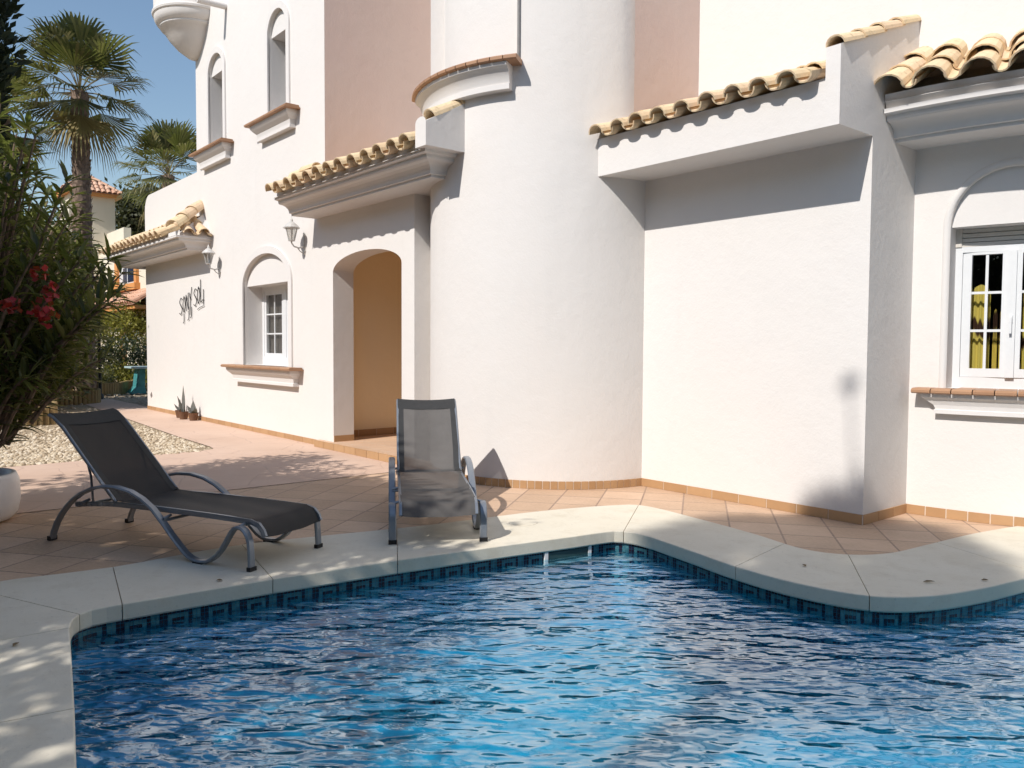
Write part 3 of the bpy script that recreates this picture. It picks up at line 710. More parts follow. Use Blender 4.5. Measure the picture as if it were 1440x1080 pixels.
# --- round tower
TC = (-7.287, 6.818); TR = 1.551
tw = MB(); tw.revolve([(TR, -.02), (TR, 1.2), (TR, 2.4), (TR, 3.4), (TR, 4.42)], TC, n=96)
a0, a1 = radians(-122), radians(-58.5)
tw.revolve([(TR, 4.42), (TR, 7.2), (TR, 10.2)], TC, a1, a0 + 2 * pi, n=84, full=False)
tw.revolve([(TR, 4.42), (TR - .16, 4.42), (TR - .16, 9.0), (TR, 9.0), (TR, 10.2)], TC, a0, a1, n=28, full=False)
for a in (a0, a1): tw.face([(TC[0] + q * cos(a), TC[1] + q * sin(a), z) for q, z in ((TR, 4.42), (TR - .16, 4.42), (TR - .16, 9.0), (TR, 9.0))])
tw.face([(TC[0] + TR * cos(2 * pi * k / 48), TC[1] + TR * sin(2 * pi * k / 48), 10.2) for k in range(48)])
two = tw.build('tower', M['white'], villa, smooth='auto', merge=True)
ts_ = MB(); b0, b1 = radians(-124), radians(-57.0); m = 14
for k in range(m):
    q0, q1 = b0 + (b1 - b0) * k / m + .003, b0 + (b1 - b0) * (k + 1) / m - .003
    pr = [(TR - .10, 4.475), (TR + .20, 4.475), (TR + .225, 4.458), (TR + .225, 4.43), (TR + .20, 4.42), (TR - .1, 4.42)]
    ts_.revolve(pr, TC, q0, q1, n=3, full=False, caps=True)
ts_.build('sill', M['sill'], two)
tb = MB(); tb.revolve([(TR, 4.42), (TR + .185, 4.419), (TR + .18, 4.385), (TR + .13, 4.345), (TR + .10, 4.28), (TR + .085, 4.225), (TR + .10, 4.22), (TR + .10, 4.165), (TR - .01, 4.165)], TC, b0 + .02, b1 - .07, n=30, full=False, caps=True); tb.build('sill_bracket', M['trim'], two, smooth='auto', merge=True)
wf = MB(); aw = radians(-61.2); cx_, cy_ = TC[0] + (TR - .10) * cos(aw), TC[1] + (TR - .10) * sin(aw)
wf.tube([(TC[0] + (TR + .012) * cos(a1), TC[1] + (TR + .012) * sin(a1), 4.475), (TC[0] + (TR + .012) * cos(a1), TC[1] + (TR + .012) * sin(a1), 8.9)], .016, 8); wf.build('guide_rail', plain('grey_shutter_rail', (.22, .21, .20), .5), two)

# --- block with the straight beam
bl = MB(); YW = 6.66; XC = -3.28
bl.panel([(-6.0, -.02), (XC, -.02), (XC, 3.275), (-6.0, 3.275)], [], lambda x, z: (x, YW, z))
topb = lambda y: 3.90 + (y - 6.105) * .40
bl.face([(XC, YW, -.02), (XC, 7.9, -.02), (XC, 7.9, 3.275), (XC, YW, 3.275)])
bl.face([(XC, 6.105, 3.275), (XC, 7.9, 3.275), (XC, 7.9, topb(7.48)), (XC, 7.48, topb(7.48)), (XC, 6.105, topb(6.105))])
bl.face([(-6.0, 6.105, 3.275), (XC, 6.105, 3.275), (XC, YW, 3.275), (-6.0, YW, 3.275)])
bl.face([(-6.0, 6.105, 3.275), (XC, 6.105, 3.275), (XC, 6.105, 3.66), (-6.0, 6.105, 3.66)])
bl.face([(XC - .125, 6.105, 3.66), (XC, 6.105, 3.66), (XC, 6.105, topb(6.105)), (XC - .125, 6.105, topb(6.105))])
bl.face([(XC - .125, 6.105, 3.5), (XC - .125, 7.5, 3.5), (XC - .125, 7.5, topb(7.5)), (XC - .125, 6.105, topb(6.105))])
bl.face([(XC - .125, 6.105, topb(6.105)), (XC, 6.105, topb(6.105)), (XC, 7.48, topb(7.48)), (XC - .125, 7.48, topb(7.48))])
bl.build('wall', M['white'], villa, merge=True)
ct = MB(); sl2 = V3((0, 1, .40)).normalized(); up2 = V3((0, -.40, 1)).normalized()
cap_tiles(ct, (XC - .06, 6.14, topb(6.14) - .022), (XC - .06, 7.46, topb(7.46) - .022), V3((1, 0, 0)), up2, .085, rt, .33); ct.build('parapet_cap', M['roof'], villa)
rf = MB(); pb_ = .268
ev = [((-5.80 + k * pb_, 5.975, 3.625), (0, -1)) for k in range(9)]
tile_roof(rf, ev, None, 4, .40, pb_, rt, rise=.36); rf.build('roof_tiles', M['roof'], villa)
rb = MB(); rb.face([(-6.0, 6.09, 3.655), (XC - .125, 6.09, 3.655), (XC - .125, 7.5, 4.16), (-6.0, 7.5, 4.16)]); rb.build('roof_bed', M['trim'], villa)

# upper storey above beam and bay
up_ = MB(); up_.face([(-6.4, 7.475, 3.3), (7, 7.475, 3.3), (7, 7.475, 10.2), (-6.4, 7.475, 10.2)]); rp = MB(); rp.face([(-5.69, 6.4, 3.3), (-5.69, 7.473, 3.3), (-5.69, 7.473, 10.2), (-5.69, 6.4, 10.2)]); rp.build('rose_wall', M['rose'], villa)
up_.face([(-10.83, 7.6, 3.3), (-5.74, 7.6, 3.3), (-5.74, 7.6, 10.2), (-10.83, 7.6, 10.2)])
up_.build('wall', M['white'], villa)

# --- curved bay on the right
BC = (-3.463, 10.965); BR = 3.5; F0 = radians(3)
def bay(s, z, off=0.0):
    a = F0 + s / BR; q = BR - off
    return (BC[0] + q * sin(a), BC[1] - q * cos(a), z)
def bay_strips(mb, outer, holes, off=0.0, step=.12):
    b = bmesh.new(); loops = [outer] + holes; flat = [p for l in loops for p in l]
    vs = [b.verts.new((p[0], 0, p[1])) for p in flat]
    for t in tessellate_polygon([[Vector((p[0], p[1], 0)) for p in l] for l in loops]):
        try: b.faces.new([vs[k] for k in t])
        except ValueError: pass
    x = min(p[0] for p in outer) + step
    while x < max(p[0] for p in outer):
        bmesh.ops.bisect_plane(b, geom=b.verts[:] + b.edges[:] + b.faces[:], plane_co=(x, 0, 0), plane_no=(1, 0, 0)); x += step
    for f in b.faces: mb.face([bay(v.co.x, v.co.z, off) for v in f.verts])
    b.free()
BX0, BX1, BZ0, BZS, BRISE = .305, 1.235, 1.155, 2.57, .475
bw = MB(); bl_ = arch_loop(BX0, BX1, BZ0, BZS, BRISE)
bay_strips(bw, [(-.05, -.02), (5.0, -.02), (5.0, 3.6), (-.05, 3.6)], [bl_])
bw.strip(bl_, lambda s, z: bay(s, z, 0), lambda s, z: bay(s, z, .05))
bw.build('wall', M['white'], villa)
fo = MB(); bay_strips(fo, arch_pts(BX0, BX1, BZS, BRISE), [], .05); fo.strip([(BX0, BZ0), (BX0, BZS), (BX1, BZS), (BX1, BZ0)], lambda s, z: bay(s, z, .05), lambda s, z: bay(s, z, .30), close=False)
fo.face([bay(BX0, BZ0 + .002, .05), bay(BX1, BZ0 + .002, .05), bay(BX1, BZ0 + .002, .3), bay(BX0, BZ0 + .002, .3)])
bwin = fo.build('window', M['trim'], villa)
b = MB(); inn = arch_loop(BX0, BX1, BZ0, BZS, BRISE)[1:] + [(BX0, BZ0)]
def bring(inn, off_o): return [(p[0] + (p[0] - (BX0 + BX1) / 2) * 0, p[1]) for p in inn]
f = MB(); fd = .20
def bbar(xa, xb, za, zb, d0=fd, t=.06):
    pts = [bay(x, z, q) for z in (za, zb) for (x, q) in ((xa, d0), (xb, d0), (xb, d0 + t), (xa, d0 + t))]
    i = len(f.v); f.v.extend(pts)
    for q in ((3, 2, 1, 0), (4, 5, 6, 7), (0, 1, 5, 4), (1, 2, 6, 5), (2, 3, 7, 6), (3, 0, 4, 7)): f.f.append(tuple(i + e for e in q)); f.m.append(0)
zt_ = BZS - .16
bbar(BX0, BX0 + .06, BZ0, zt_); bbar(BX1 - .06, BX1, BZ0, zt_); bbar(BX0 + .06, BX1 - .06, BZ0, BZ0 + .10); bbar(BX0 + .06, BX1 - .06, zt_ - .05, zt_); 
bm_ = (BX0 + BX1) / 2
for (xa, xb) in ((BX0 + .062, bm_ - .004), (bm_ + .004, BX1 - .062)):
    za, zb, sw = BZ0 + .102, zt_ - .052, .075
    bbar(xa, xa + sw, za, zb, fd + .012, .045); bbar(xb - sw, xb, za, zb, fd + .012, .045); bbar(xa + sw, xb - sw, za, za + sw, fd + .012, .045); bbar(xa + sw, xb - sw, zb - sw * .3, zb, fd + .012, .045)
    xm = (xa + xb) / 2; bbar(xm - .012, xm + .012, za + sw, zb - sw * .3, fd + .02, .02)
    for q in (1, 2): zz = za + sw + (zb - za - 1.3 * sw) * q / 3; bbar(xa + sw, xb - sw, zz - .011, zz + .011, fd + .023, .016)
bbar(bm_ - .035, bm_ + .035, BZ0 + .102, zt_ - .052, fd - .012, .022)
f.build('frame', M['pvc'], bwin)
f = MB(); bbar(bm_ - .014, bm_ + .014, 1.74, 1.80, fd - .03, .018); bbar(bm_ - .010, bm_ + .010, 1.64, 1.78, fd - .05, .018); f.build('handle', M['pvc'], bwin)
f = MB()
for k in range(4): bbar(BX0 + .05, BX1 - .05, BZS - .16 + k * .04 + .002, BZS - .16 + k * .04 + .036, fd + .005 + .006 * (k % 2), .03)
bbar(BX0, BX0 + .05, BZS - .16, BZS, fd - .01, .06); bbar(BX1 - .05, BX1, BZS - .16, BZS, fd - .01, .06)
f.build('roller_shutter', M['shutter'], bwin)
g_ = MB(); g_.face([bay(BX0, BZ0, fd + .04), bay(BX1, BZ0, fd + .04), bay(BX1, BZS, fd + .04), bay(BX0, BZS, fd + .04)]); g_.build('pane', M['glass'], bwin)
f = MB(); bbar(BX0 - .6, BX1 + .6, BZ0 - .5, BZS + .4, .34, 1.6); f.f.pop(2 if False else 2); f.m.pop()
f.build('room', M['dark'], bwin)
cu = MB()
def drape(u0, u1, ztop, slope):
    rows = []
    for k in range(17):
        t = k / 16; u = u0 + (u1 - u0) * t; zt2 = ztop + slope * t - .07 * (2 * t - 1) ** 2
        rows.append([bay(u, BZ0 + .03, .335 + .018 * sin(t * 22)), bay(u, (BZ0 + zt2) / 2, .335 + .016 * sin(t * 22)), bay(u, zt2, .335 + .012 * sin(t * 22))])
    cu.grid(rows)
drape(.42, .59, 2.08, .0); drape(.615, .655, 1.86, .0); drape(.67, .78, 1.88, .16); drape(.86, 1.0, 2.05, .1)
cu.build('curtain', M['curtain'], bwin, smooth=True)
# sill of the bay window
s = MB(); us0, us1 = BX0 - .24, BX1 + .24; tn = 9
for q in range(tn):
    ua, ub = us0 + (us1 - us0) * q / tn + .004, us0 + (us1 - us0) * (q + 1) / tn - .004
    inside = ua > BX0 - .03 and ub < BX1 + .03
    prof = [(.21 if inside else .0, BZ0 + .004), (-.13, BZ0), (-.155, BZ0 - .016), (-.155, BZ0 - .036), (-.135, BZ0 - .046), (0, BZ0 - .046)]
    s.grid([[bay(ua, z, o) for o, z in prof], [bay((ua + ub) / 2, z, o) for o, z in prof], [bay(ub, z, o) for o, z in prof]])
    for uu in (ua, ub): s.face([bay(uu, z, o) for o, z in prof])
s.build('sill', M['sill'], bwin)
s = MB(); rows = []
for o_, dz, ins in [(.115, 0, .06), (.11, -.03, .065), (.08, -.055, .10), (.06, -.10, .16), (.055, -.135, .175), (.065, -.14, .165), (.065, -.175, .165), (0, -.175, .165)]:
    rows.append([bay(us0 + ins, BZ0 - .046 + dz, 0)] + [bay(us0 + ins + (us1 - us0 - 2 * ins) * k / 8, BZ0 - .046 + dz, -o_) for k in range(9)] + [bay(us1 - ins, BZ0 - .046 + dz, 0)])
s.grid(rows); s.build('sill_bracket', M['trim'], bwin)
tr_ = MB(); bd = .05
mid_ = (BX0 + BX1) / 2
def ring(e): return [(BX1 + e, BZ0)] + [(mid_ + ((BX1 - BX0) / 2 + e) * cos(pi * k / 28), BZS + (BRISE + e) * sin(pi * k / 28)) for k in range(29)] + [(BX0 - e, BZ0)]
tr_.grid([[bay(p[0], p[1], .01) for p in ring(0)], [bay(p[0], p[1], -.012) for p in ring(.004)], [bay(p[0], p[1], -.012) for p in ring(bd)], [bay(p[0], p[1], 0) for p in ring(bd + .01)]])
tr_.build('arch_trim', M['trim'], bwin, smooth=True)
# bay cornice and roof
can = MB(); zb3 = 3.285; rows = []
for k in range(25):
    sarc = -.02 + k * .15
    rows.append([bay(sarc, zb3 + z * 1.02, -o * .98) for o, z in CPROF])
can.grid(rows); can.grid([[bay(-.02 + k * .15, zb3 + .235, -.60), bay(-.02 + k * .15, zb3 + .36, -.64)] for k in range(25)]); can.build('canopy', M['trim'], villa, smooth='auto', merge=True)
rf = MB(); RE = BR + .745; pitch3 = .325
for k in range(12):
    a = F0 + (0.045 + k * pitch3) / RE
    tile_roof(rf, [((BC[0] + RE * sin(a), BC[1] - RE * cos(a), 3.60), (sin(a), -cos(a)))], None, 3, .31, pitch3, rt, rise=.58, r=.128, pr=.075)
rf.build('roof_tiles', M['roof'], villa)
rb = MB(); rows = []
for k in range(25):
    a = F0 + (-.02 + k * .16) / RE; rows.append([(BC[0] + (RE - .08) * sin(a), BC[1] - (RE - .08) * cos(a), 3.575), (BC[0] + (RE - 1.3) * sin(a), BC[1] - (RE - 1.3) * cos(a), 4.20)])
rb.grid(rows); rb.build('roof_bed', M['trim'], villa)

# --- corner turret, water spout
tu = MB(); TU = (-16.2, 5.5); 
tu.revolve([(.76, 10.2)] + [(q_, 7.86 + (z_ - 7.72) * .86) for q_, z_ in [(.76, 7.72), (.785, 7.71), (.795, 7.68), (.785, 7.64), (.76, 7.62), (.75, 7.54), (.71, 7.46), (.655, 7.42), (.66, 7.39), (.64, 7.36), (.60, 7.34), (.50, 7.16), (.35, 6.97), (.16, 6.81), (.0, 6.75)]], TU, n=48)
tu.build('turret', M['white'], villa, smooth='auto', merge=True)
spt = MB(); spt.tube([(-14.62, 5.52, 7.58), (-14.62, 4.98, 7.56)], .055, 12, caps=False); spt.tube([(-14.62, 5.52, 7.58), (-14.62, 4.985, 7.56)], .042, 12); spt.build('water_spout', M['trim'], villa, smooth='auto')

# --- terracotta skirting tiles along the wall bases
def skirting(path, tile, h, name='skirting', out=.012):
    mb = MB(); gb = MB(); accp = [0]
    for a, c in zip(path[:-1], path[1:]): accp.append(accp[-1] + hypot(c[0] - a[0], c[1] - a[1]))
    for q in range(len(path) - 1):
        a, c = path[q], path[q + 1]; ln = accp[q + 1] - accp[q]; u = ((c[0] - a[0]) / ln, (c[1] - a[1]) / ln); nn = (u[1], -u[0])
        m = max(1, round(ln / tile))
        for k in range(m):
            s0, s1 = ln * k / m + .004, ln * (k + 1) / m - .004
            def P_(s_, o): return (a[0] + u[0] * s_ + nn[0] * o, a[1] + u[1] * s_ + nn[1] * o)
            poly = [P_(s0, 0), P_(s0, out), P_(s1, out), P_(s1, 0)]; mb.prism(poly, .002, h)
        poly = [(a[0], a[1]), (a[0] + nn[0] * out * .6, a[1] + nn[1] * out * .6), (c[0] + nn[0] * out * .6, c[1] + nn[1] * out * .6), (c[0], c[1])]; gb.prism(poly, .001, h - .004)
    so_ = mb.build(name, M['skirt'], villa); gb.build('grout', M['grout'], so_)
skirting([(-19.78, YL), (-10.62, YL)], .33, .085)
skirting([(-11.048, 5.84), (-11.048, 8.98)], .33, ZF + .10, out=.014)
skirting([(-10.60, 5.50), (-10.60, 5.83)], .34, ZF + .09, out=.012)
skirting(arc(TC, TR, 222, 354, 44), .108, .085)
skirting([(-5.742, YW), (XC, YW)], .31, .085)
skirting([(XC, YW - .012), (XC, 7.475)], .30, .085)
skirting([bay(k * .17, 0)[:2] for k in range(0, 14)], .17, .085)

# ------------------------------------------------------------------ wall lanterns
def wall_lantern(loc, label):
    t = thing('wall_lantern', label, 'wall lamp', loc, 0, 'wall lanterns on the white facade')
    x, y, z = loc
    b = MB(); b.box(x - .045, x + .045, y - .018, y - .001, z - .16, z + .14)
    b.prism([(x - .02, y - .03), (x + .02, y - .03), (x + .02, y - .018), (x - .02, y - .018)], z - .22, z + .20)
    b.tube([(x, y - .03, z - .06), (x, y - .12, z - .10), (x, y - .22, z - .08), (x, y - .27, z - .02), (x, y - .27, z + .02)], .015, 8)
    b.tube([(x, y - .03, z - .20), (x, y - .10, z - .16), (x, y - .15, z - .10)], .010, 6); b.build('bracket', M['lantern'], t)
    c = (x, y - .27); c_ = MB()
    for k in range(6):
        a = pi / 6 + k * pi / 3; c_.tube([(c[0] + .055 * cos(a), c[1] + .055 * sin(a), z + .02), (c[0] + .115 * cos(a), c[1] + .115 * sin(a), z + .26)], .009, 5)
    c_.revolve([(.0, z + .015), (.06, z + .015), (.065, z + .03), (.05, z + .035)], c, n=6)
    c_.revolve([(.15, z + .255), (.155, z + .27), (.10, z + .33), (.05, z + .37), (.03, z + .38), (.025, z + .42), (.008, z + .45), (.0, z + .50)], c, n=12)
    c_.revolve([(.0, z + .258), (.148, z + .256)], c, n=12); c_.build('lamp_head', M['lantern'], t)
    g_ = MB(); g_.revolve([(.05, z + .03), (.108, z + .255)], c, n=6); g_.build('lamp_glass', M['lamp_glass'], t)
    t.scale = (.8, .8, .8); t.location = loc
    return t
wall_lantern((-11.50, YL, 3.06), 'grey iron wall lantern between the porch canopy and the arched window')
wall_lantern((-15.05, YL, 2.98), 'grey iron wall lantern beside the far left canopy, above the script sign')

# script sign on the wall
sg = MB(); ox, oz = -17.35, 2.12
def stroke(pts, r=.013):
    P_ = smooth_line(pts, 5); sg.tube([(ox + p[0] * 1.0, YL - .022, oz + p[1] + p[0] * .17) for p in P_], r * .62, 5)
def glyph(ch, x, h):
    w_ = .15
    if ch == 'S': stroke([(x + w_, h * .88), (x + w_ * .5, h), (x, h * .78), (x + w_ * .5, h * .52), (x + w_, h * .25), (x + w_ * .5, 0), (x - .02, h * .12)])
    if ch == 'O': stroke([(x + w_ * .5, h), (x, h * .5), (x + w_ * .5, 0), (x + w_, h * .5), (x + w_ * .5, h)])
    if ch == 'N': stroke([(x, 0), (x, h)]); stroke([(x, h), (x + w_ * .9, 0)]); stroke([(x + w_ * .9, 0), (x + w_ * .9, h * 1.05)])
    if ch == 'Y': stroke([(x, h), (x + w_ * .5, h * .5)]); stroke([(x + w_, h * 1.25), (x + w_ * .5, h * .5), (x + w_ * .2, -.12)])
    if ch == 'L': stroke([(x, h * 1.35), (x, 0)]); stroke([(x, 0), (x + w_, .03)])
for k, ch in enumerate('SONY'): glyph(ch, .02 + k * .20, .33)
for k, ch in enumerate('SOL'): glyph(ch, .90 + k * .19, .33)
stroke([(.28, -.02), (.28, -.18), (.22, -.21)]); stroke([(.58, -.02), (.58, -.17), (.50, -.2)]); stroke([(.74, .02), (.74, -.15), (.68, -.19)]); stroke([(1.08, -.10), (1.25, -.09), (1.46, -.10)], .010); stroke([(1.44, .22), (1.44, -.08)])
tag(sg.build('wall_sign', M['dark_metal']), 'thin black script sign rising along the white wall under the far left canopy', 'sign')

# three little pots at the foot of the wall
for k, (x, y, h, lab) in enumerate([(-17.02, 5.36, .26, 'small brown pot with a short grey spike, left one of three by the wall'), (-16.62, 5.30, .56, 'small brown pot with the tallest grey spike leaf, at the white wall'), (-16.22, 5.36, .28, 'small brown pot with a broad grey spike, right one of three by the wall')]):
    t = thing('potted_plant', lab, 'potted plant', (x, y, .004), 0, 'small pots at the foot of the white wall')
    b = MB(); b.revolve([(.0, .005), (.07, .005), (.10, .15), (.105, .16), (.09, .16), (.085, .14), (0, .14)], (x, y), n=16); b.build('pot', M['pot'], t, smooth='auto')
    l = MB()
    for q in range(4 if k != 1 else 3):
        a = q * 2.1; wd = (.035 if k != 2 else .055); hh = h * (1 - .18 * q)
        ux, uy = cos(a + .8), sin(a + .8); lean = .06 * q
        l.grid([[(x - ux * wd, y - uy * wd, .13), (x + ux * wd, y + uy * wd, .13)], [(x - ux * wd + lean * .5 * cos(a), y - uy * wd + lean * .5 * sin(a), .13 + hh * .5), (x + ux * wd + lean * .5 * cos(a), y + uy * wd + lean * .5 * sin(a), .13 + hh * .5)], [(x + lean * cos(a) - .003, y + lean * sin(a), .13 + hh), (x + lean * cos(a) + .003, y + lean * sin(a), .13 + hh)]])
    l.build('leaves', M['spike'], t)

# ------------------------------------------------------------------ sun loungers
SIDE = [(1.98, .0), (1.955, .07), (1.915, .145), (1.86, .215), (1.80, .275), (1.725, .335), (1.643, .383), (1.52, .432), (1.407, .455), (1.262, .460), (1.12, .438), (1.003, .396), (.90, .336), (.79, .240), (.72, .17), (.651, .108), (.58, .050), (.53, .026), (.48, .015), (.431, .015), (.385, .022), (.345, .042), (.30, .075), (.258, .118), (.22, .170), (.19, .215), (.162, .253), (.135, .276), (.105, .285), (.075, .281), (.048, .264), (.028, .238), (.012, .197), (.005, .12), (.0, .0)]
def sun_lounger(label, loc, rz, fabric, hemm):
    """local frame: +x towards the head end, y across, front feet at x = 0"""
    t = thing('sun_lounger', label, 'sun lounger', loc, rz, 'sun loungers on the pool deck')
    hw = .345; sw = .285
    for sgn in (-1, 1):
        f = MB(); f.ribbon([(s, sgn * hw, z) for s, z in SIDE], (0, 1, 0), .058, .024); fr = f.build('side_frame', M['metal'], t, local=True, smooth='auto')
        for x0_, x1_, hh in ((-.016, .016, .032), (1.964, 1.998, .032), (.41, .50, .012)):
            q = MB(); q.box(x0_, x1_, sgn * hw - .031, sgn * hw + .031, -.001, hh); q.build('foot_cap', M['dark_metal'], fr, local=True)
        r_ = MB(); r_.ribbon([(-.062, sgn * sw, .225), (-.045, sgn * sw, .262), (-.01, sgn * sw, .298), (.05, sgn * sw, .315), (.4, sgn * sw, .322), (.9, sgn * sw, .325), (1.40, sgn * sw, .318), (1.78, sgn * sw, .283)], (0, 1, 0), .026, .036); r_.build('seat_rail', M['metal'], t, local=True, smooth='auto')
        k_ = MB(); k_.tube([(1.35, sgn * sw, .335), (1.42, sgn * sw, .395), (1.55, sgn * sw, .515), (1.75, sgn * sw, .70), (1.92, sgn * sw, .86), (2.03, sgn * sw, .935), (2.075, sgn * sw, .948)], .0135, 8); k_.build('back_rail', M['metal'], t, local=True, smooth=True)
        for xx, zz in ((.10, .295), (.80, .28), (1.64, .32)):
            p_ = MB(); p_.tube([(xx, sgn * (sw - .005), zz + .01), (xx, sgn * hw, zz - .006)], .011, 8); p_.build('bolt', M['metal'], t, local=True)
        for q2 in range(7):
            p_ = MB(); p_.tube([(1.36 + q2 * .06, sgn * (sw + .004), .318 - q2 * .005), (1.36 + q2 * .06, sgn * (sw + .020), .318 - q2 * .005)], .008, 6); p_.build('bolt', M['metal'], t, local=True)
        sp = MB(); sp.ribbon([(1.72, sgn * (sw - .035), .665), (1.66, sgn * (sw - .035), .50), (1.64, sgn * (sw - .035), .30)], (0, 1, 0), .02, .008); sp.build('back_strut', M['metal'], t, local=True)
    for xx, ww_, zz in ((.80, hw, .262), (1.64, sw, .298), (.10, sw, .292)):
        c = MB(); c.tube([(xx, -ww_, zz), (xx, ww_, zz)], .011, 8); c.build('cross_bar', M['metal'], t, local=True)
    def sling(prof, name, mat, sag):
        m_ = MB(); rows = []
        for x, z in prof:
            rows.append([(x, -sw + 2 * sw * k / 16, z - sag * (1 - (2 * k / 16 - 1) ** 2) + .002 * sin(k * .9 + x * 4)) for k in range(17)])
        m_.grid(rows); return m_.build(name, mat, t, local=True, smooth=True)
    sling([(-.070, .222), (-.062, .242), (-.045, .276), (-.012, .314), (.05, .333)] + [(.05 + .1 * k, .333 + .008 * min(1, k / 5)) for k in range(1, 13)] + [(1.34, .342)], 'seat_fabric', fabric, .012)
    bk = [(1.34, .343), (1.365, .358), (1.42, .405), (1.48, .462), (1.55, .528), (1.65, .62), (1.75, .712), (1.85, .806), (1.93, .878), (1.985, .918), (2.03, .947), (2.08, .960)]
    bo = sling(bk, 'back_fabric', fabric, .016)
    h_ = MB()
    def strip_(pts, y0, y1, dz, sag):
        rows = [[(x, y0 + (y1 - y0) * k / 12, z + dz - sag * (1 - ((y0 + (y1 - y0) * k / 12) / sw) ** 2)) for k in range(13)] for x, z in pts]
        h_.grid(rows)
    strip_(bk[-4:], -sw, sw, .004, .016); strip_(bk[-4:], -sw, sw, -.004, .016)
    for sgn in (-1, 1): strip_(bk, sgn * (sw - .055), sgn * sw, .004, .016)
    h_.build('hem', hemm, bo, local=True, smooth=True)
    return t
L1 = (-5.121, 2.062); d1 = atan2(1.224 - 2.062, -6.913 + 5.121)
# loc is the middle of the two front feet
sun_lounger('black sun lounger in the shade nearest the pool corner, seen from its side', (-5.27, 2.37, .006), d1, M['mesh_shaded'], M['hem'])
d2 = atan2(.519, -.855)
sun_lounger('black mesh sun lounger standing half in the sun in front of the round tower', (-4.987, 3.459, .010), d2, M['mesh_sunlit'], M['hem'])

# ------------------------------------------------------------------ plants
def leaf(mb, p, d_, up, ln, wd, fold=.25, droop=.2, mat=0):
    d_ = d_.normalized(); side = d_.cross(up)
    if side.length < 1e-4: side = d_.cross(Vector((1, 0, 0)))
    side.normalize(); u = side.cross(d_).normalized()
    def c(t): return p + d_ * (ln * t) - u * (droop * ln * t * t)
    b = c(0); m1 = c(.35); m2 = c(.7); tip = c(1); i = len(mb.v); f = u * (wd * fold)
    mb.v += [tuple(b), tuple(m1 + side * wd * .5 + f), tuple(m1), tuple(m1 - side * wd * .5 + f), tuple(m2 + side * wd * .38 + f * .7), tuple(m2), tuple(m2 - side * wd * .38 + f * .7), tuple(tip)]
    for q in ((0, 1, 2), (0, 2, 3), (1, 4, 5, 2), (2, 5, 6, 3), (4, 7, 5), (5, 7, 6)): mb.f.append(tuple(i + e for e in q)); mb.m.append(mat)
def rvec(r): 
    while True:
        v = Vector((r.uniform(-1, 1), r.uniform(-1, 1), r.uniform(-1, 1)))
        if .05 < v.length < 1: return v.normalized()
def quad_leaf(mb, p, r, s, asp=.55, mat=0, bias=None):
    d_ = rvec(r) 
    if bias is not None: d_ = (d_ + bias).normalized()
    u = rvec(r); side = d_.cross(u)
    if side.length < .01: return
    side.normalize(); i = len(mb.v)
    mb.v += [tuple(p), tuple(p + d_ * s * .5 + side * s * asp * .5), tuple(p + d_ * s), tuple(p + d_ * s * .5 - side * s * asp * .5)]
    mb.f.append((i, i + 1, i + 2, i + 3)); mb.m.append(mat)
def clumped(r, c, rad, n_cl, per, spread):
    """leaf points gathered in clumps spread through an ellipsoid"""
    for k in range(n_cl):
        v = rvec(r) * (r.random() ** .45); cc = Vector((c[0] + v.x * rad[0], c[1] + v.y * rad[1], c[2] + v.z * rad[2]))
        sp = spread * r.uniform(.6, 1.3)
        for q in range(per):
            yield cc + Vector((r.gauss(0, sp), r.gauss(0, sp), r.gauss(0, sp * .8))), v

def bushy(name, label, cat, base, parts, leafm, seed, leaf_s=.10, n_cl=60, per=40, spread=.16, stems=4, stem_h=.6, asp=.5, group=None, flowers=None):
    r = random.Random(seed); t = thing(name, label, cat, base, 0, group); m = MB()
    for c, rad in parts:
        for p, v in clumped(r, (base[0] + c[0], base[1] + c[1], base[2] + c[2]), rad, n_cl, per, spread):
            if p.z < base[2] + .02: continue
            quad_leaf(m, p, r, leaf_s * r.uniform(.6, 1.4), asp, bias=v * .5)
    m.build('foliage', leafm, t)
    b = MB()
    for k in range(stems):
        c, rad = parts[k % len(parts)]; a = r.uniform(0, 6.3); q = r.uniform(.2, .6)
        e = (base[0] + c[0] + q * rad[0] * cos(a), base[1] + c[1] + q * rad[1] * sin(a), base[2] + c[2] + rad[2] * .4)
        s0 = (base[0] + .05 * cos(a), base[1] + .05 * sin(a), base[2])
        b.tube([s0, ((s0[0] + e[0]) / 2 + .05, (s0[1] + e[1]) / 2, (s0[2] + e[2]) / 2), e], [.035, .025, .01], 6)
    b.build('stem', M['bark'], t)
    if flowers:
        fm, pts, fs, nn_ = flowers; f = MB()
        for pnt in pts:
            for q in range(nn_):
                quad_leaf(f, Vector(pnt) + Vector((r.gauss(0, fs), r.gauss(0, fs), r.gauss(0, fs * .8))), r, .06 if fs < .12 else .09, .9)
        f.build('blossom', fm, t)
    return t

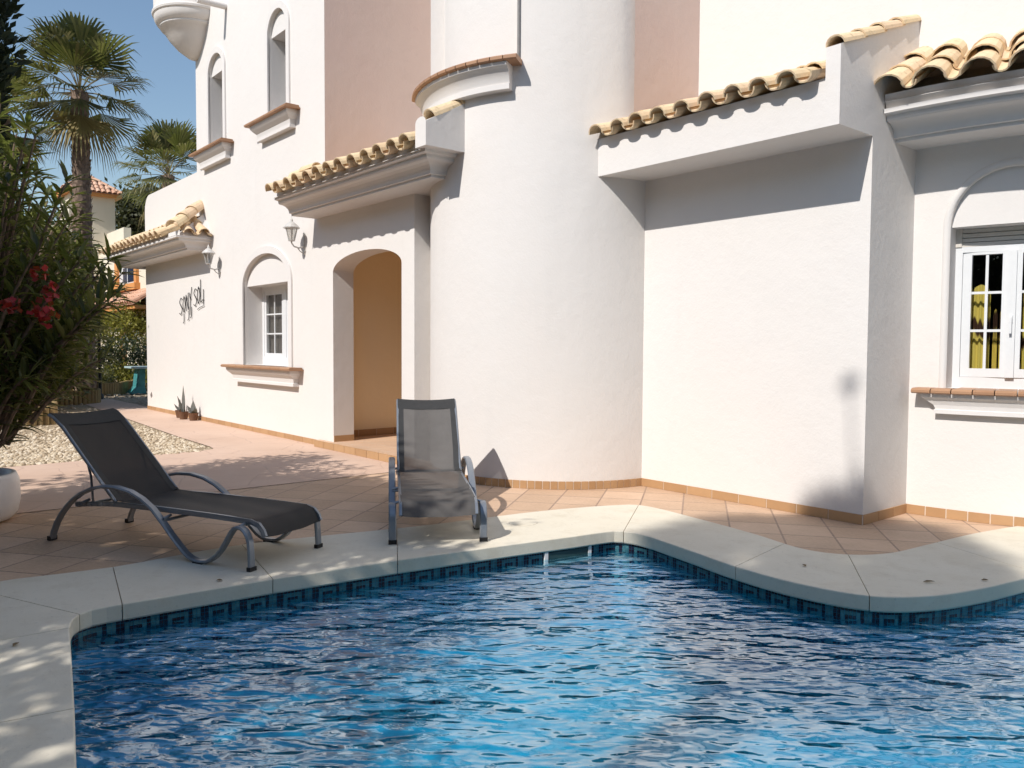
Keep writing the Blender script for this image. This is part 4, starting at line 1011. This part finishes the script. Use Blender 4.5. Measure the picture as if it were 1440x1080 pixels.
def fan_leaf(mb, hub, d_, up, R_, nseg, r, spread=2.5, droop=.35, mat=0, width=1.0):
    """palmate leaf: segments radiating from hub about direction d_"""
    d_ = d_.normalized(); side = d_.cross(up)
    if side.length < 1e-3: side = d_.cross(Vector((1, 0, 0)))
    side.normalize(); u = side.cross(d_).normalized()
    for k in range(nseg):
        a = (k / (nseg - 1) - .5) * spread * 2 * .55
        dd = (d_ * cos(a) + side * sin(a)); ln = R_ * (1 - .22 * abs(a) / spread) * r.uniform(.88, 1.08)
        w_ = R_ * spread * 1.1 / nseg * .62 * width
        sd = (side * cos(a) - d_ * sin(a)); pl = u * (.05 * R_ * (1 if k % 2 else -1))
        dr = Vector((0, 0, -1))
        p0 = hub; p1 = hub + dd * ln * .55 + pl * .3 - u * (.10 * ln * abs(a)); p2 = hub + dd * ln * .8 + dr * (droop * ln * .10); p3 = hub + dd * ln + dr * (droop * ln * r.uniform(.25, .6))
        i = len(mb.v); mb.v += [tuple(p0), tuple(p1 + sd * w_ * .5), tuple(p1 - sd * w_ * .5), tuple(p2 + sd * w_ * .3), tuple(p2 - sd * w_ * .3), tuple(p3)]
        mb.f += [(i, i + 1, i + 2), (i + 1, i + 3, i + 4, i + 2), (i + 3, i + 5, i + 4)]; mb.m += [mat] * 3

def fan_palm(label, base, height, crown_r, seed, n_leaf=30, trunk_r=.23, dry=5, group=None, lean=(0, 0), leaf_frac=.62, min_el=-40, scales=True, extra=None, keep=None):
    r = random.Random(seed); t = thing('fan_palm', label, 'palm tree', base, 0, group)
    b = MB(); top = Vector((base[0] + lean[0], base[1] + lean[1], base[2] + height))
    pts = []; rr = []
    for k in range(13):
        f = k / 12; pts.append((base[0] + lean[0] * f * f, base[1] + lean[1] * f * f, base[2] + height * f)); rr.append(trunk_r * (1.25 - .35 * f if f < .9 else .95))
    b.tube(pts, rr, 14)
    if scales:
        nz = int(height / .11)
        for k in range(nz):
            f = k / nz; zc = base[2] + height * f; cx, cy = base[0] + lean[0] * f * f, base[1] + lean[1] * f * f; q = trunk_r * (1.25 - .35 * f)
            for e in range(9):
                a = e * 2 * pi / 9 + k * .35 + r.uniform(-.1, .1); ca, sa = cos(a), sin(a); wd = .075; o = q * r.uniform(1.05, 1.22); hh = r.uniform(.08, .15)
                b.face([(cx + ca * q * .97 - sa * wd, cy + sa * q * .97 + ca * wd, zc), (cx + ca * q * .97 + sa * wd, cy + sa * q * .97 - ca * wd, zc), (cx + ca * o + sa * wd * .4, cy + sa * o - ca * wd * .4, zc + hh), (cx + ca * o - sa * wd * .4, cy + sa * o + ca * wd * .4, zc + hh)])
    b.build('trunk', M['palm_bark'], t)
    m = MB(); st = MB(); R_ = crown_r * leaf_frac
    for k in range(n_leaf + dry):
        isdry = k >= n_leaf
        el = radians(r.uniform(-75, -50)) if isdry else radians(min_el + (88 - min_el) * ((k + .5) / n_leaf))
        az = k * 2.39996 + r.uniform(-.3, .3)
        d_ = Vector((cos(el) * cos(az), cos(el) * sin(az), sin(el)))
        pl = crown_r * (.48 if not isdry else .35) * r.uniform(.8, 1.1)
        hub = top + d_ * pl + Vector((0, 0, .05 - .10 * pl * (1 - sin(el))))
        if keep and not keep(hub): continue
        st.tube([top, (top + hub) / 2 + Vector((0, 0, .03)), hub], [.02, .014, .009], 5, caps=False)
        d2 = (d_ + Vector((0, 0, -.35 * (1 - abs(sin(el)))))).normalized()
        fan_leaf(m, hub, d2, Vector((0, 0, 1)) if abs(d2.z) < .95 else Vector((1, 0, 0)), R_ * r.uniform(.85, 1.1), 26, r, spread=r.uniform(2.0, 2.7), droop=.5 if not isdry else .8, mat=1 if isdry else 0)
    if extra:
        for hub, d_, q in extra: fan_leaf(m, Vector(hub), Vector(d_), Vector((0, 0, 1)), q, 26, r, spread=2.4, droop=.4); st.tube([top, hub], .012, 5, caps=False)
    m.build('fronds', [M['palm'], M['palm_dry']], t); st.build('leaf_stalks', M['palm_dry'], t)
    return t

# palms in view
fan_palm('tall fan palm with a scaly brown trunk rising behind the oleander', (-25.95, 5.50, -.02), 8.75, 2.1, 5, n_leaf=26, trunk_r=.24, dry=3, min_el=-22, group='fan palms behind the garden')
fan_palm('fan palm whose crown is half hidden behind the upper villa wall', (-37.9, 11.55, -.02), 9.1, 2.5, 9, n_leaf=28, trunk_r=.28, dry=3, min_el=-30, group='fan palms behind the garden')
fan_palm('lower fan palm with a yellowing frond, left of the tall palm trunk', (-28.4, 3.9, -.02), 8.3, 1.8, 21, n_leaf=24, trunk_r=.24, dry=5, group='fan palms behind the garden')
# palms behind the photographer that throw the shade on the deck and the coping
fan_palm('broad fan palm beside the pool that shades the dark lounger', (-6.15, -2.75, -.03), 4.3, 2.45, 31, n_leaf=66, trunk_r=.26, dry=8, leaf_frac=.60, min_el=-30, keep=lambda h: h.y < -.126 * h.x - 1.15)
fan_palm('very tall fan palm behind the pool, shading the far coping', (-.72, -7.62, -.03), 12.2, 1.42, 33, n_leaf=90, trunk_r=.22, dry=3, leaf_frac=.62, min_el=-25, extra=[((-1.16, -6.25, 13.35), (-.1, .5, .8), .15), ((-.95, -6.85, 12.75), (-.1, .5, .9), .24)])

def dense_tree(label, base, h, parts, seed, leaf_s, n_cl, per, spread, group, leafm):
    r = random.Random(seed); t = thing('leafy_tree', label, 'tree', base, 0, group); m = MB()
    for c, rad in parts:
        for p, v in clumped(r, (base[0] + c[0], base[1] + c[1], base[2] + c[2]), rad, n_cl, per, spread): quad_leaf(m, p, r, leaf_s * r.uniform(.6, 1.4), .34, bias=v * .4)
    m.build('crown', leafm, t); b = MB(); b.tube([base, (base[0] + .08, base[1], base[2] + h * .45), (base[0], base[1] + .1, base[2] + h * .75)], [.2, .15, .09], 8)
    for c, rad in parts: b.tube([(base[0] + .08, base[1], base[2] + h * .45), (base[0] + c[0] * .7, base[1] + c[1] * .7, base[2] + c[2])], [.09, .03], 6)
    b.build('trunk', M['bark'], t); return t
dense_tree('spreading leafy tree beside the pool that dapples the lounger and coping', (-5.4, -3.2, -.03), 4.6, [((-2.6, .9, 4.2), (1.5, 1.3, .9)), ((-.9, 1.15, 4.3), (1.5, 1.2, .9)), ((.7, .5, 4.2), (1.3, 1.3, .9)), ((1.9, -.4, 4.2), (1.3, 1.1, .9)), ((2.9, -1.0, 4.2), (1.2, 1.0, .8)), ((.9, 1.6, 4.3), (1.0, .9, .7))], 41, .20, 90, 11, .15, 'garden trees behind the photographer', M['ole'])
dense_tree('tall leafy tree added out of view further back, its crown blocking sky light over the left deck', (-6.0, -6.6, -.03), 6.6, [((-.6, .5, 6.2), (2.0, 1.7, 1.3)), ((1.2, .2, 5.6), (1.6, 1.5, 1.1)), ((-1.8, -.6, 5.4), (1.6, 1.5, 1.1))], 47, .26, 90, 18, .24, 'garden trees behind the photographer', M['hedge_d'])  # extra unseen tree, added to block the sky and deepen the shade
bt = dense_tree('tall dense tree of the unseen row added to block sky light', (-26, -13, -.03), 8.0, [((0, 0, 6.6), (2.5, 2.2, 2.4)), ((0, 0, 4.6), (2.6, 2.4, 2.4)), ((1.6, .6, 3.2), (2.2, 2.0, 2.0)), ((-1.7, -.4, 3.0), (2.2, 2.0, 2.0)), ((0, 0, 1.6), (2.6, 2.0, 1.4))], 43, .42, 70, 26, .42, 'garden trees behind the photographer', M['hedge_d'])  # tree row added out of view to block sky light and darken the fill
for k in range(1, 13):
    c = bt.copy(); COL.objects.link(c); c.location = (-26 + k * 3.7, -12.8 + .9 * sin(k * 2.3), -.03); c.rotation_euler = (0, 0, k * 1.3)
    for ch in list(bt.children):
        q = ch.copy(); COL.objects.link(q); q.parent = c
for k in range(5):
    c = bt.copy(); COL.objects.link(c); c.location = (11.5 + 1.2 * sin(k * 2), -10 + k * 3.7, -.03); c.rotation_euler = (0, 0, k * 1.9 + .5)
    for ch in list(bt.children):
        q = ch.copy(); COL.objects.link(q); q.parent = c

# oleander in the white planter at the left edge
plc = (-8.12, .70)
t = thing('white_planter', 'rounded white planter at the left edge of the deck', 'planter', (plc[0], plc[1], 0))
b = MB(); b.revolve([(0, .004), (.36, .004), (.43, .02), (.47, .07), (.49, .18), (.485, .34), (.46, .40), (.435, .405), (.41, .39), (.40, .34), (0, .34)], plc, n=48); b.build('pot', M['planter'], t, smooth=True)
b = MB(); b.revolve([(0, .343), (.398, .343)], plc, n=24); b.build('soil', M['soil'], t)
r = random.Random(77)
ol = thing('oleander', 'tall oleander with long narrow leaves and red flowers at the left edge', 'shrub', (plc[0], plc[1], .345))
lv = MB(); stm = MB(); tips = []
def branch(p0, p1, n_whorl, ll):
    p0, p1 = Vector(p0), Vector(p1); mid = (p0 + p1) / 2 + Vector((0, 0, .18)); pts = [p0 * (1 - q) ** 2 + mid * 2 * q * (1 - q) + p1 * q * q for q in [k / 10 for k in range(11)]]
    stm.tube(pts, [.022 - .0016 * k for k in range(11)], 6)
    for k in range(n_whorl):
        f = .25 + .75 * k / max(1, n_whorl - 1); i = min(9, int(f * 10)); q = pts[i] + (pts[i + 1] - pts[i]) * (f * 10 - i); ax = (pts[i + 1] - pts[i]).normalized()
        for e in range(3 if f < .97 else 6):
            a = e * 2.094 + k * 1.05 + r.uniform(-.3, .3); u = ax.cross(Vector((.3, .2, 1))).normalized(); w_ = ax.cross(u)
            dd = (u * cos(a) + w_ * sin(a)) * r.uniform(.7, 1.0) + ax * r.uniform(.35, .9) + Vector((0, 0, .1))
            leaf(lv, q, dd, Vector((0, 0, 1)), ll * r.uniform(.7, 1.15), ll * .185, .25, r.uniform(.05, .35))
    tips.append(p1)
# branch ends spread over the bush's outline
for k in range(205):
    u, v = r.random(), r.random() ** 1.25
    d_ = r.uniform(7.4, 10.0)
    zt = 1.12 + 2.45 * v
    lim = .62 + .26 * sin(v * 4.2) - (.25 if v > .86 else 0) + (.10 if v < .5 else 0)      # how far into the view it reaches
    lat = -.9 + (lim + .9) * (u ** .75)
    # the left limit of the view runs along y = -.126 x ; its inward normal is (.125, .992)
    bx = -d_ * .992 + lat * .125; by = d_ * .125 + lat * .992
    base = (plc[0] + r.uniform(-.15, .15), plc[1] + r.uniform(-.15, .15), .35)
    inner = Vector(base) + (Vector((bx, by, zt)) - Vector(base)) * r.uniform(.25, .5)
    branch(inner if k % 4 else base, (bx, by, zt), 9 if k % 4 else 13, r.uniform(.18, .27))
lv.build('foliage', M['ole'], ol); stm.build('stem', M['bark'], ol)
fl_ = MB()
FLOWERS = [((-6.98, 1.20, 2.03), 14, .024), ((-6.96, 1.24, 1.90), 22, .034), ((-6.98, 1.20, 1.74), 36, .045), ((-7.02, .98, 1.78), 18, .035)]
for c, nn_, fs in FLOWERS:
    for k in range(nn_):
        quad_leaf(fl_, Vector(c) + Vector((r.gauss(0, fs), r.gauss(0, fs), r.gauss(0, fs * .8))), r, .062, .95)
fl_.build('blossom', M['red'], ol)

# cypress at the top left corner
t = thing('cypress', 'dark dense cypress cut off by the top left corner of the picture', 'tree', (-22.4, 1.95, -.02))
r = random.Random(5); m = MB(); CX, CY = -22.4, 1.95
for k in range(15000):
    z = r.uniform(.6, 17.0); rad = (1.15 + .6 * min(1, max(0, (z - 7.5) / 3))) * min(1, (17.6 - z) / 6) * (1 + .12 * sin(z * 2.6)); a = r.uniform(0, 2 * pi); q = rad * sqrt(r.uniform(.45, 1.15))
    quad_leaf(m, Vector((CX + q * cos(a), CY + q * sin(a), z)), r, r.uniform(.16, .42), .35, bias=Vector((cos(a) * .5, sin(a) * .5, 1.1)))
m.build('foliage', M['cyp'], t)
b = MB(); b.tube([(CX, CY, -.02), (CX, CY, 8), (CX, CY, 16)], [.22, .15, .03], 8); b.build('trunk', M['bark'], t)
c_ = MB(); c_.revolve([(.0, .5), (.7, .8), (.8, 4), (.8, 8), (1.15, 11), (.6, 14), (0, 16.5)], (CX, CY), n=12); c_.build('inner_foliage', M['cyp'], t)

# trees and shrubs behind the garden
def tree(label, base, h, parts, leafm, seed, leaf_s=.3, n_cl=70, per=36, spread=.4, tr=.16, group='trees behind the neighbouring house'):
    r = random.Random(seed); t = thing('leafy_tree', label, 'tree', base, 0, group); m = MB()
    for c, rad in parts:
        for p, v in clumped(r, (base[0] + c[0], base[1] + c[1], c[2]), rad, n_cl, per, spread): quad_leaf(m, p, r, leaf_s * r.uniform(.6, 1.4), .5, bias=v * .4)
    m.build('crown', leafm, t); b = MB(); b.tube([base, (base[0] + .1, base[1], h * .5), (base[0], base[1] + .1, h * .8)], [tr * 1.3, tr, tr * .5], 8)
    for c, rad in parts: b.tube([(base[0] + .05, base[1], h * .5), (base[0] + c[0] * .7, base[1] + c[1] * .7, c[2])], [tr * .6, tr * .2], 6)
    b.build('trunk', M['bark'], t); return t
tree('dense dark pine between the tiled turret and the half hidden palm', (-59, 16.2, -.03), 11, [((0, 0, 10.6), (1.5, 1.5, 1.7)), ((.6, 1.6, 9.6), (1.7, 1.7, 2.0)), ((-.6, -.9, 8.6), (1.6, 1.8, 2.2))], M['pine'], 3, .34, 80, 40, .42)
tree('olive green tree behind the tiled turret, lower left of the tall palm', (-52, 6.5, -.03), 7, [((0, 0, 5.2), (2.6, 2.6, 2.2)), ((-1, -2.4, 4.6), (2.2, 2.2, 2.0))], M['pine'], 4, .34, 80, 36, .42)
tree('broad olive tree left of the cream house, behind the oleander', (-38.5, 2.2, -.03), 5.5, [((0, 0, 4.4), (2.2, 2.2, 2.0)), ((.8, 1.8, 3.2), (1.8, 1.8, 1.5)), ((0, -2.2, 4.0), (2.0, 2.0, 2.0))], M['shrub'], 6, .26, 90, 40, .36)
GS = 'shrubs in the log-edged beds'
bushy('garden_shrub', 'dark glossy hedge shrub behind the teal table', 'shrub', (-30.0, 8.0, -.03), [((0, 0, 1.0), (1.2, 1.5, 1.0)), ((-.6, -1.4, .9), (1.0, 1.0, .9))], M['hedge_d'], 12, .11, 70, 50, .18, group=GS)
bushy('garden_shrub', 'low yellow green clipped shrub left of the teal table', 'shrub', (-28.3, 6.75, -.03), [((0, 0, .45), (.8, .9, .42)), ((-.2, .8, .42), (.6, .6, .36))], M['hedge_y'], 13, .09, 46, 46, .12, group=GS)
bushy('garden_shrub', 'yellow flowering shrub above the dark hedge', 'shrub', (-33.0, 7.4, -.03), [((0, 0, 2.1), (1.3, 1.3, .8)), ((.4, 1.3, 2.3), (1.0, 1.0, .8))], M['hedge_y'], 14, .13, 50, 40, .2, stems=6, group=GS)
bushy('garden_shrub', 'leafy banana-like shrub in front of the cream house wall', 'shrub', (-34.5, 9.6, -.03), [((0, 0, 2.6), (1.0, 1.3, 1.0)), ((-.3, 1.2, 2.2), (.9, .9, 1.1))], M['shrub'], 15, .28, 30, 26, .25, group=GS)
bushy('garden_shrub', 'pale blossoming shrub between the lamp post and the dark hedge', 'shrub', (-28.9, 5.7, -.03), [((0, 0, 1.2), (.9, .9, .9))], M['shrub'], 16, .10, 60, 40, .15, group=GS, flowers=(M['pink'], [(-28.3, 5.7, 1.9), (-28.2, 5.4, 1.5), (-28.2, 6.1, 1.3), (-28.1, 5.9, 1.75), (-28.2, 5.2, 1.1), (-28.1, 6.35, 1.55)], .13, 34))
bushy('garden_shrub', 'silvery low shrub inside the farthest log edging', 'shrub', (-27.0, 5.75, -.03), [((0, 0, .5), (.9, .8, .4))], M['shrub'], 17, .08, 50, 44, .13, group=GS, flowers=(M['pink'], [(-26.4, 5.6, .75), (-26.4, 5.95, .8), (-26.3, 5.3, .7)], .10, 26))
bushy('garden_shrub', 'tangled olive shrub in the middle log-edged bed', 'shrub', (-23.9, 3.95, -.03), [((0, 0, 1.0), (1.2, 1.0, .9)), ((-.2, .2, 2.2), (1.0, .9, .9))], M['shrub'], 18, .13, 90, 44, .2, group=GS)
bushy('garden_shrub', 'drooping dark shrub filling the nearest log-edged bed', 'shrub', (-20.9, 3.0, -.03), [((0, 0, .9), (1.2, 1.1, .8)), ((0, .3, 2.2), (1.2, 1.0, 1.2)), ((-.3, .5, 3.4), (1.0, .9, .9))], M['ole'], 19, .20, 90, 44, .22, group=GS, flowers=(M['red'], [(-17.7, 2.75, .55), (-17.65, 2.9, .45)], .09, 30))
bushy('garden_shrub', 'arching grass clump hanging over the nearest log edging', 'shrub', (-17.5, 2.0, -.03), [((0, 0, .55), (.55, .6, .45))], M['shrub'], 20, .30, 40, 30, .12, asp=.12, group=GS)

# log-roll bed edgings
def log_edging(label, pts, h):
    P_ = smooth_line(pts, 8); m = MB(); t_ = 0; a = [0]
    for q in range(len(P_) - 1): a.append(a[-1] + hypot(P_[q + 1][0] - P_[q][0], P_[q + 1][1] - P_[q][1]))
    r = random.Random(int(h * 1000) + len(pts)); k = 0
    while k * .105 < a[-1]:
        s = k * .105; i = max(j for j in range(len(a)) if a[j] <= s + 1e-9); i = min(i, len(P_) - 2); f = (s - a[i]) / max(1e-6, a[i + 1] - a[i]); x, y = P_[i][0] + (P_[i + 1][0] - P_[i][0]) * f, P_[i][1] + (P_[i + 1][1] - P_[i][1]) * f
        hh = h + r.uniform(-.015, .015); m.tube([(x, y, -.03), (x, y, hh - .01), (x, y, hh)], [.05, .05, .042], 10); k += 1
    o = m.build('log_edging', M['log'], smooth='auto'); return tag(o, label, 'garden edging', 'log-roll edgings of the beds')
log_edging('yellowish log-roll edging nearest the gravel, under the drooping leaves', [(-17.6, 1.2), (-17.15, 2.0), (-16.95, 2.6), (-17.0, 3.05)], .34)
log_edging('log-roll edging stepping back behind the nearest one', [(-17.1, 3.0), (-18.2, 3.3), (-20.2, 3.55), (-20.6, 3.75), (-20.5, 3.3)], .34)
log_edging('brown log-roll edging of the middle bed', [(-22.6, 3.2), (-22.3, 3.9), (-22.4, 4.9), (-23.2, 5.2), (-24.5, 5.0)], .34)
log_edging('dark log-roll edging of the farthest bed, left of the teal table', [(-26.5, 4.7), (-25.9, 5.4), (-26.1, 6.2), (-27.4, 7.1), (-28.8, 7.7)], .36)

# teal table
t = thing('garden_table', 'teal garden table with a pale top beside the far villa corner', 'table', (-26.6, 7.5, -.004))
b = MB(); b.box(-27.3, -26.1, 6.90, 8.6, .76, .82); b.build('tabletop', M['teal_top'], t, bevel=.01)
for yy in (7.12, 8.3):
    b = MB(); b.grid([[(-26.95, yy - .28, -.004), (-26.25, yy - .28, -.004), (-26.25, yy + .16, -.004), (-26.95, yy + .16, -.004)], [(-26.9, yy - .08, .2), (-26.3, yy - .08, .2), (-26.3, yy + .12, .2), (-26.9, yy + .12, .2)], [(-26.9, yy - .02, .76), (-26.3, yy - .02, .76), (-26.3, yy + .14, .76), (-26.9, yy + .14, .76)]], close_u=True); b.build('leg', M['teal'], t)

# lamp post
LX, LY = -24.23, 5.50
t = thing('lamp_post', 'garden lamp post with a funnel shaped lantern in front of the cream house', 'street lamp', (LX, LY, -.02))
b = MB(); b.tube([(LX, LY, -.02), (LX, LY, 1.0), (LX, LY, 2.6)], [.05, .04, .035], 10); b.revolve([(0, .0), (.11, .0), (.09, .1), (.045, .16)], (LX, LY), n=14); b.build('pole', M['dark_metal'], t)
b = MB(); b.revolve([(.06, 2.62), (.20, 3.28)], (LX, LY), n=20); b.build('lamp_shade', m_glass('frosted_lamp_glass', .2, (.75, .72, .66)), t)
b = MB(); b.revolve([(0, 3.36), (.16, 3.35), (.245, 3.31), (.245, 3.28), (.0, 3.27)], (LX, LY), n=24); b.revolve([(.0, 2.58), (.065, 2.58), (.075, 2.64), (.055, 2.66)], (LX, LY), n=14)
for k in range(4): a = k * pi / 2 + .3; b.tube([(LX + .065 * cos(a), LY + .065 * sin(a), 2.62), (LX + .21 * cos(a), LY + .21 * sin(a), 3.29)], .010, 5)
b.build('lamp_frame', M['dark_metal'], t)

# neighbouring cream house
hs = thing('cream_house', 'cream neighbouring house with a tile-roofed turret, seen far left', 'house', (-41, 9.5, -.03))
def simple_tiles(mb, x0, x1, y0, z0, y1, z1, pitch, rr):
    m = int((x1 - x0) / pitch)
    for k in range(m + 1):
        x = x0 + k * pitch
        for row in range(3):
            a, c = V3((x, y0 + (y1 - y0) * row / 3, z0 + (z1 - z0) * row / 3 + .01 * (3 - row))), V3((x, y0 + (y1 - y0) * (row + 1.12) / 3, z0 + (z1 - z0) * (row + 1.12) / 3))
            barrel(mb, a, c, V3((1, 0, 0)), V3((0, -.3, 1)).normalized(), rr, rr * .85, seg=5)
w = MB()
w.box(-42.22, -40.32, 8.02, 9.92, -.03, 8.22)
w.box(-44, -31.5, 9.2, 15, -.03, 5.55)
w.box(-40.3, -37.5, 9.55, 9.85, 5.55, 6.55)
w.build('wall', M['cream'], hs)
# turret hip roof
cx, cy, hw_ = -41.27, 8.97, 1.22; z0, z1 = 8.34, 9.25
rf = MB(); e = MB(); e.box(cx - hw_ + .04, cx + hw_ - .04, cy - hw_ + .02, cy + hw_ - .02, 8.20, 8.34); e.build('eave', M['orange_trim'], hs)
for side_i in range(4):
    a = side_i * pi / 2; nx, ny = cos(a), sin(a); tx, ty = -ny, nx
    for k in range(-5, 6):
        u = k * .22; frac = 1 - abs(u) / hw_
        if frac <= .05: continue
        rows_ = max(1, round(frac * 5))
        for row in range(rows_):
            f0, f1 = row / 5, min((row + 1.15) / 5, frac + .1)
            def pt_(f): return V3((cx + nx * hw_ * (1 - f) + tx * u, cy + ny * hw_ * (1 - f) + ty * u, z0 + (z1 - z0) * f))
            barrel(rf, pt_(f0) + V3((0, 0, .015)), pt_(f1), V3((tx, ty, 0)), V3((nx * .6, ny * .6, .8)).normalized(), .105, .088, seg=5)
    rf.face([(cx + nx * hw_ - tx * hw_, cy + ny * hw_ - ty * hw_, z0 - .01), (cx + nx * hw_ + tx * hw_, cy + ny * hw_ + ty * hw_, z0 - .01), (cx, cy, z1 - .02)])
    c0 = V3((cx + (nx - tx) * hw_, cy + (ny - ty) * hw_, z0 + .04)); c1_ = V3((cx, cy, z1 + .02)); cap_tiles(rf, c0, c1_, V3((tx + nx, ty + ny, 0)).normalized().cross(V3((0, 0, 1))).normalized() if False else V3((nx + tx, ny + ty, 0)).normalized(), V3((0, 0, 1)), .11, rt, .4)
rf.build('roof', M['roof_far'], hs)
# front window with orange surround
f = MB(); wx0, wx1, wz0, wz1 = -37.2, -34.0, 3.95, 5.1; yf = 9.2
f.box(wx0, wx0 + .4, yf - .12, yf - .002, wz0, wz1); f.box(wx1 - .3, wx1, yf - .12, yf - .002, wz0, wz1); f.box(wx0, wx1, yf - .12, yf - .002, wz1, wz1 + .18); f.box(wx0 - .15, wx1 + .15, yf - .22, yf - .002, wz0 - .26, wz0)
wn = f.build('window', M['orange_trim'], hs)
f = MB(); f.box(wx0 + .18, wx1 - .18, yf - .02, yf - .004, wz0 + 0.0, wz1); f.build('frame', M['pvc'], wn)
f = MB(); f.box(wx0 + 1.0, (wx0 + wx1) / 2 - .05, yf - .035, yf - .021, wz0 + .1, wz0 + .7); f.box((wx0 + wx1) / 2 + .1, wx1 - .5, yf - .035, yf - .021, wz0 + .1, wz0 + .7); f.build('pane', M['far_glass'], wn)
rf = MB(); simple_tiles(rf, -41.0, -31.6, 8.25, 3.0, 9.2, 3.6, .30, .13); rf.face([(-41.1, 8.3, 2.98), (-31.5, 8.3, 2.98), (-31.5, 9.2, 3.56), (-41.1, 9.2, 3.56)]); rf.build('canopy', M['roof_far'], hs)
f = MB(); f.box(-41.0, -31.6, 8.38, 9.19, 2.83, 2.97); f.build('eave', M['orange_trim'], hs)
f = MB(); f.box(-36.8, -35.9, yf - .05, yf - .003, .0, 2.5); f.build('door', plain('brown_wood_door', (.22, .10, .04), .6), hs)
rf = MB(); simple_tiles(rf, -44, -42.4, 8.75, 5.4, 9.4, 5.85, .26, .11); rf.build('roof', M['roof_far'], hs)
# rounded cream garden wall between the houses
# fallen leaves
r = random.Random(8)
for k, (x, y, lab) in enumerate([(-2.20, 5.28, 'dry brown leaf lying on the curved coping at right'), (-2.86, 5.02, 'tiny dry leaf on the coping left of the curved corner'), (-5.02, 1.83, 'small dry leaf on the shaded coping beside the dark lounger'), (-1.98, 5.62, 'tiny dry leaf near the far right end of the coping'), (-4.55, .62, 'dry leaf speck on the near left coping')]):
    m = MB(); leaf(m, Vector((x, y, TZ + .004)), Vector((cos(k * 2.0 + .6), sin(k * 2.0 + .6), .06)), Vector((0, 0, 1)), .075 if k == 0 else .045, .026, .3, -.06)
    tag(m.build('fallen_leaf', M['dead']), lab, 'leaf', 'dry leaves fallen on the coping')
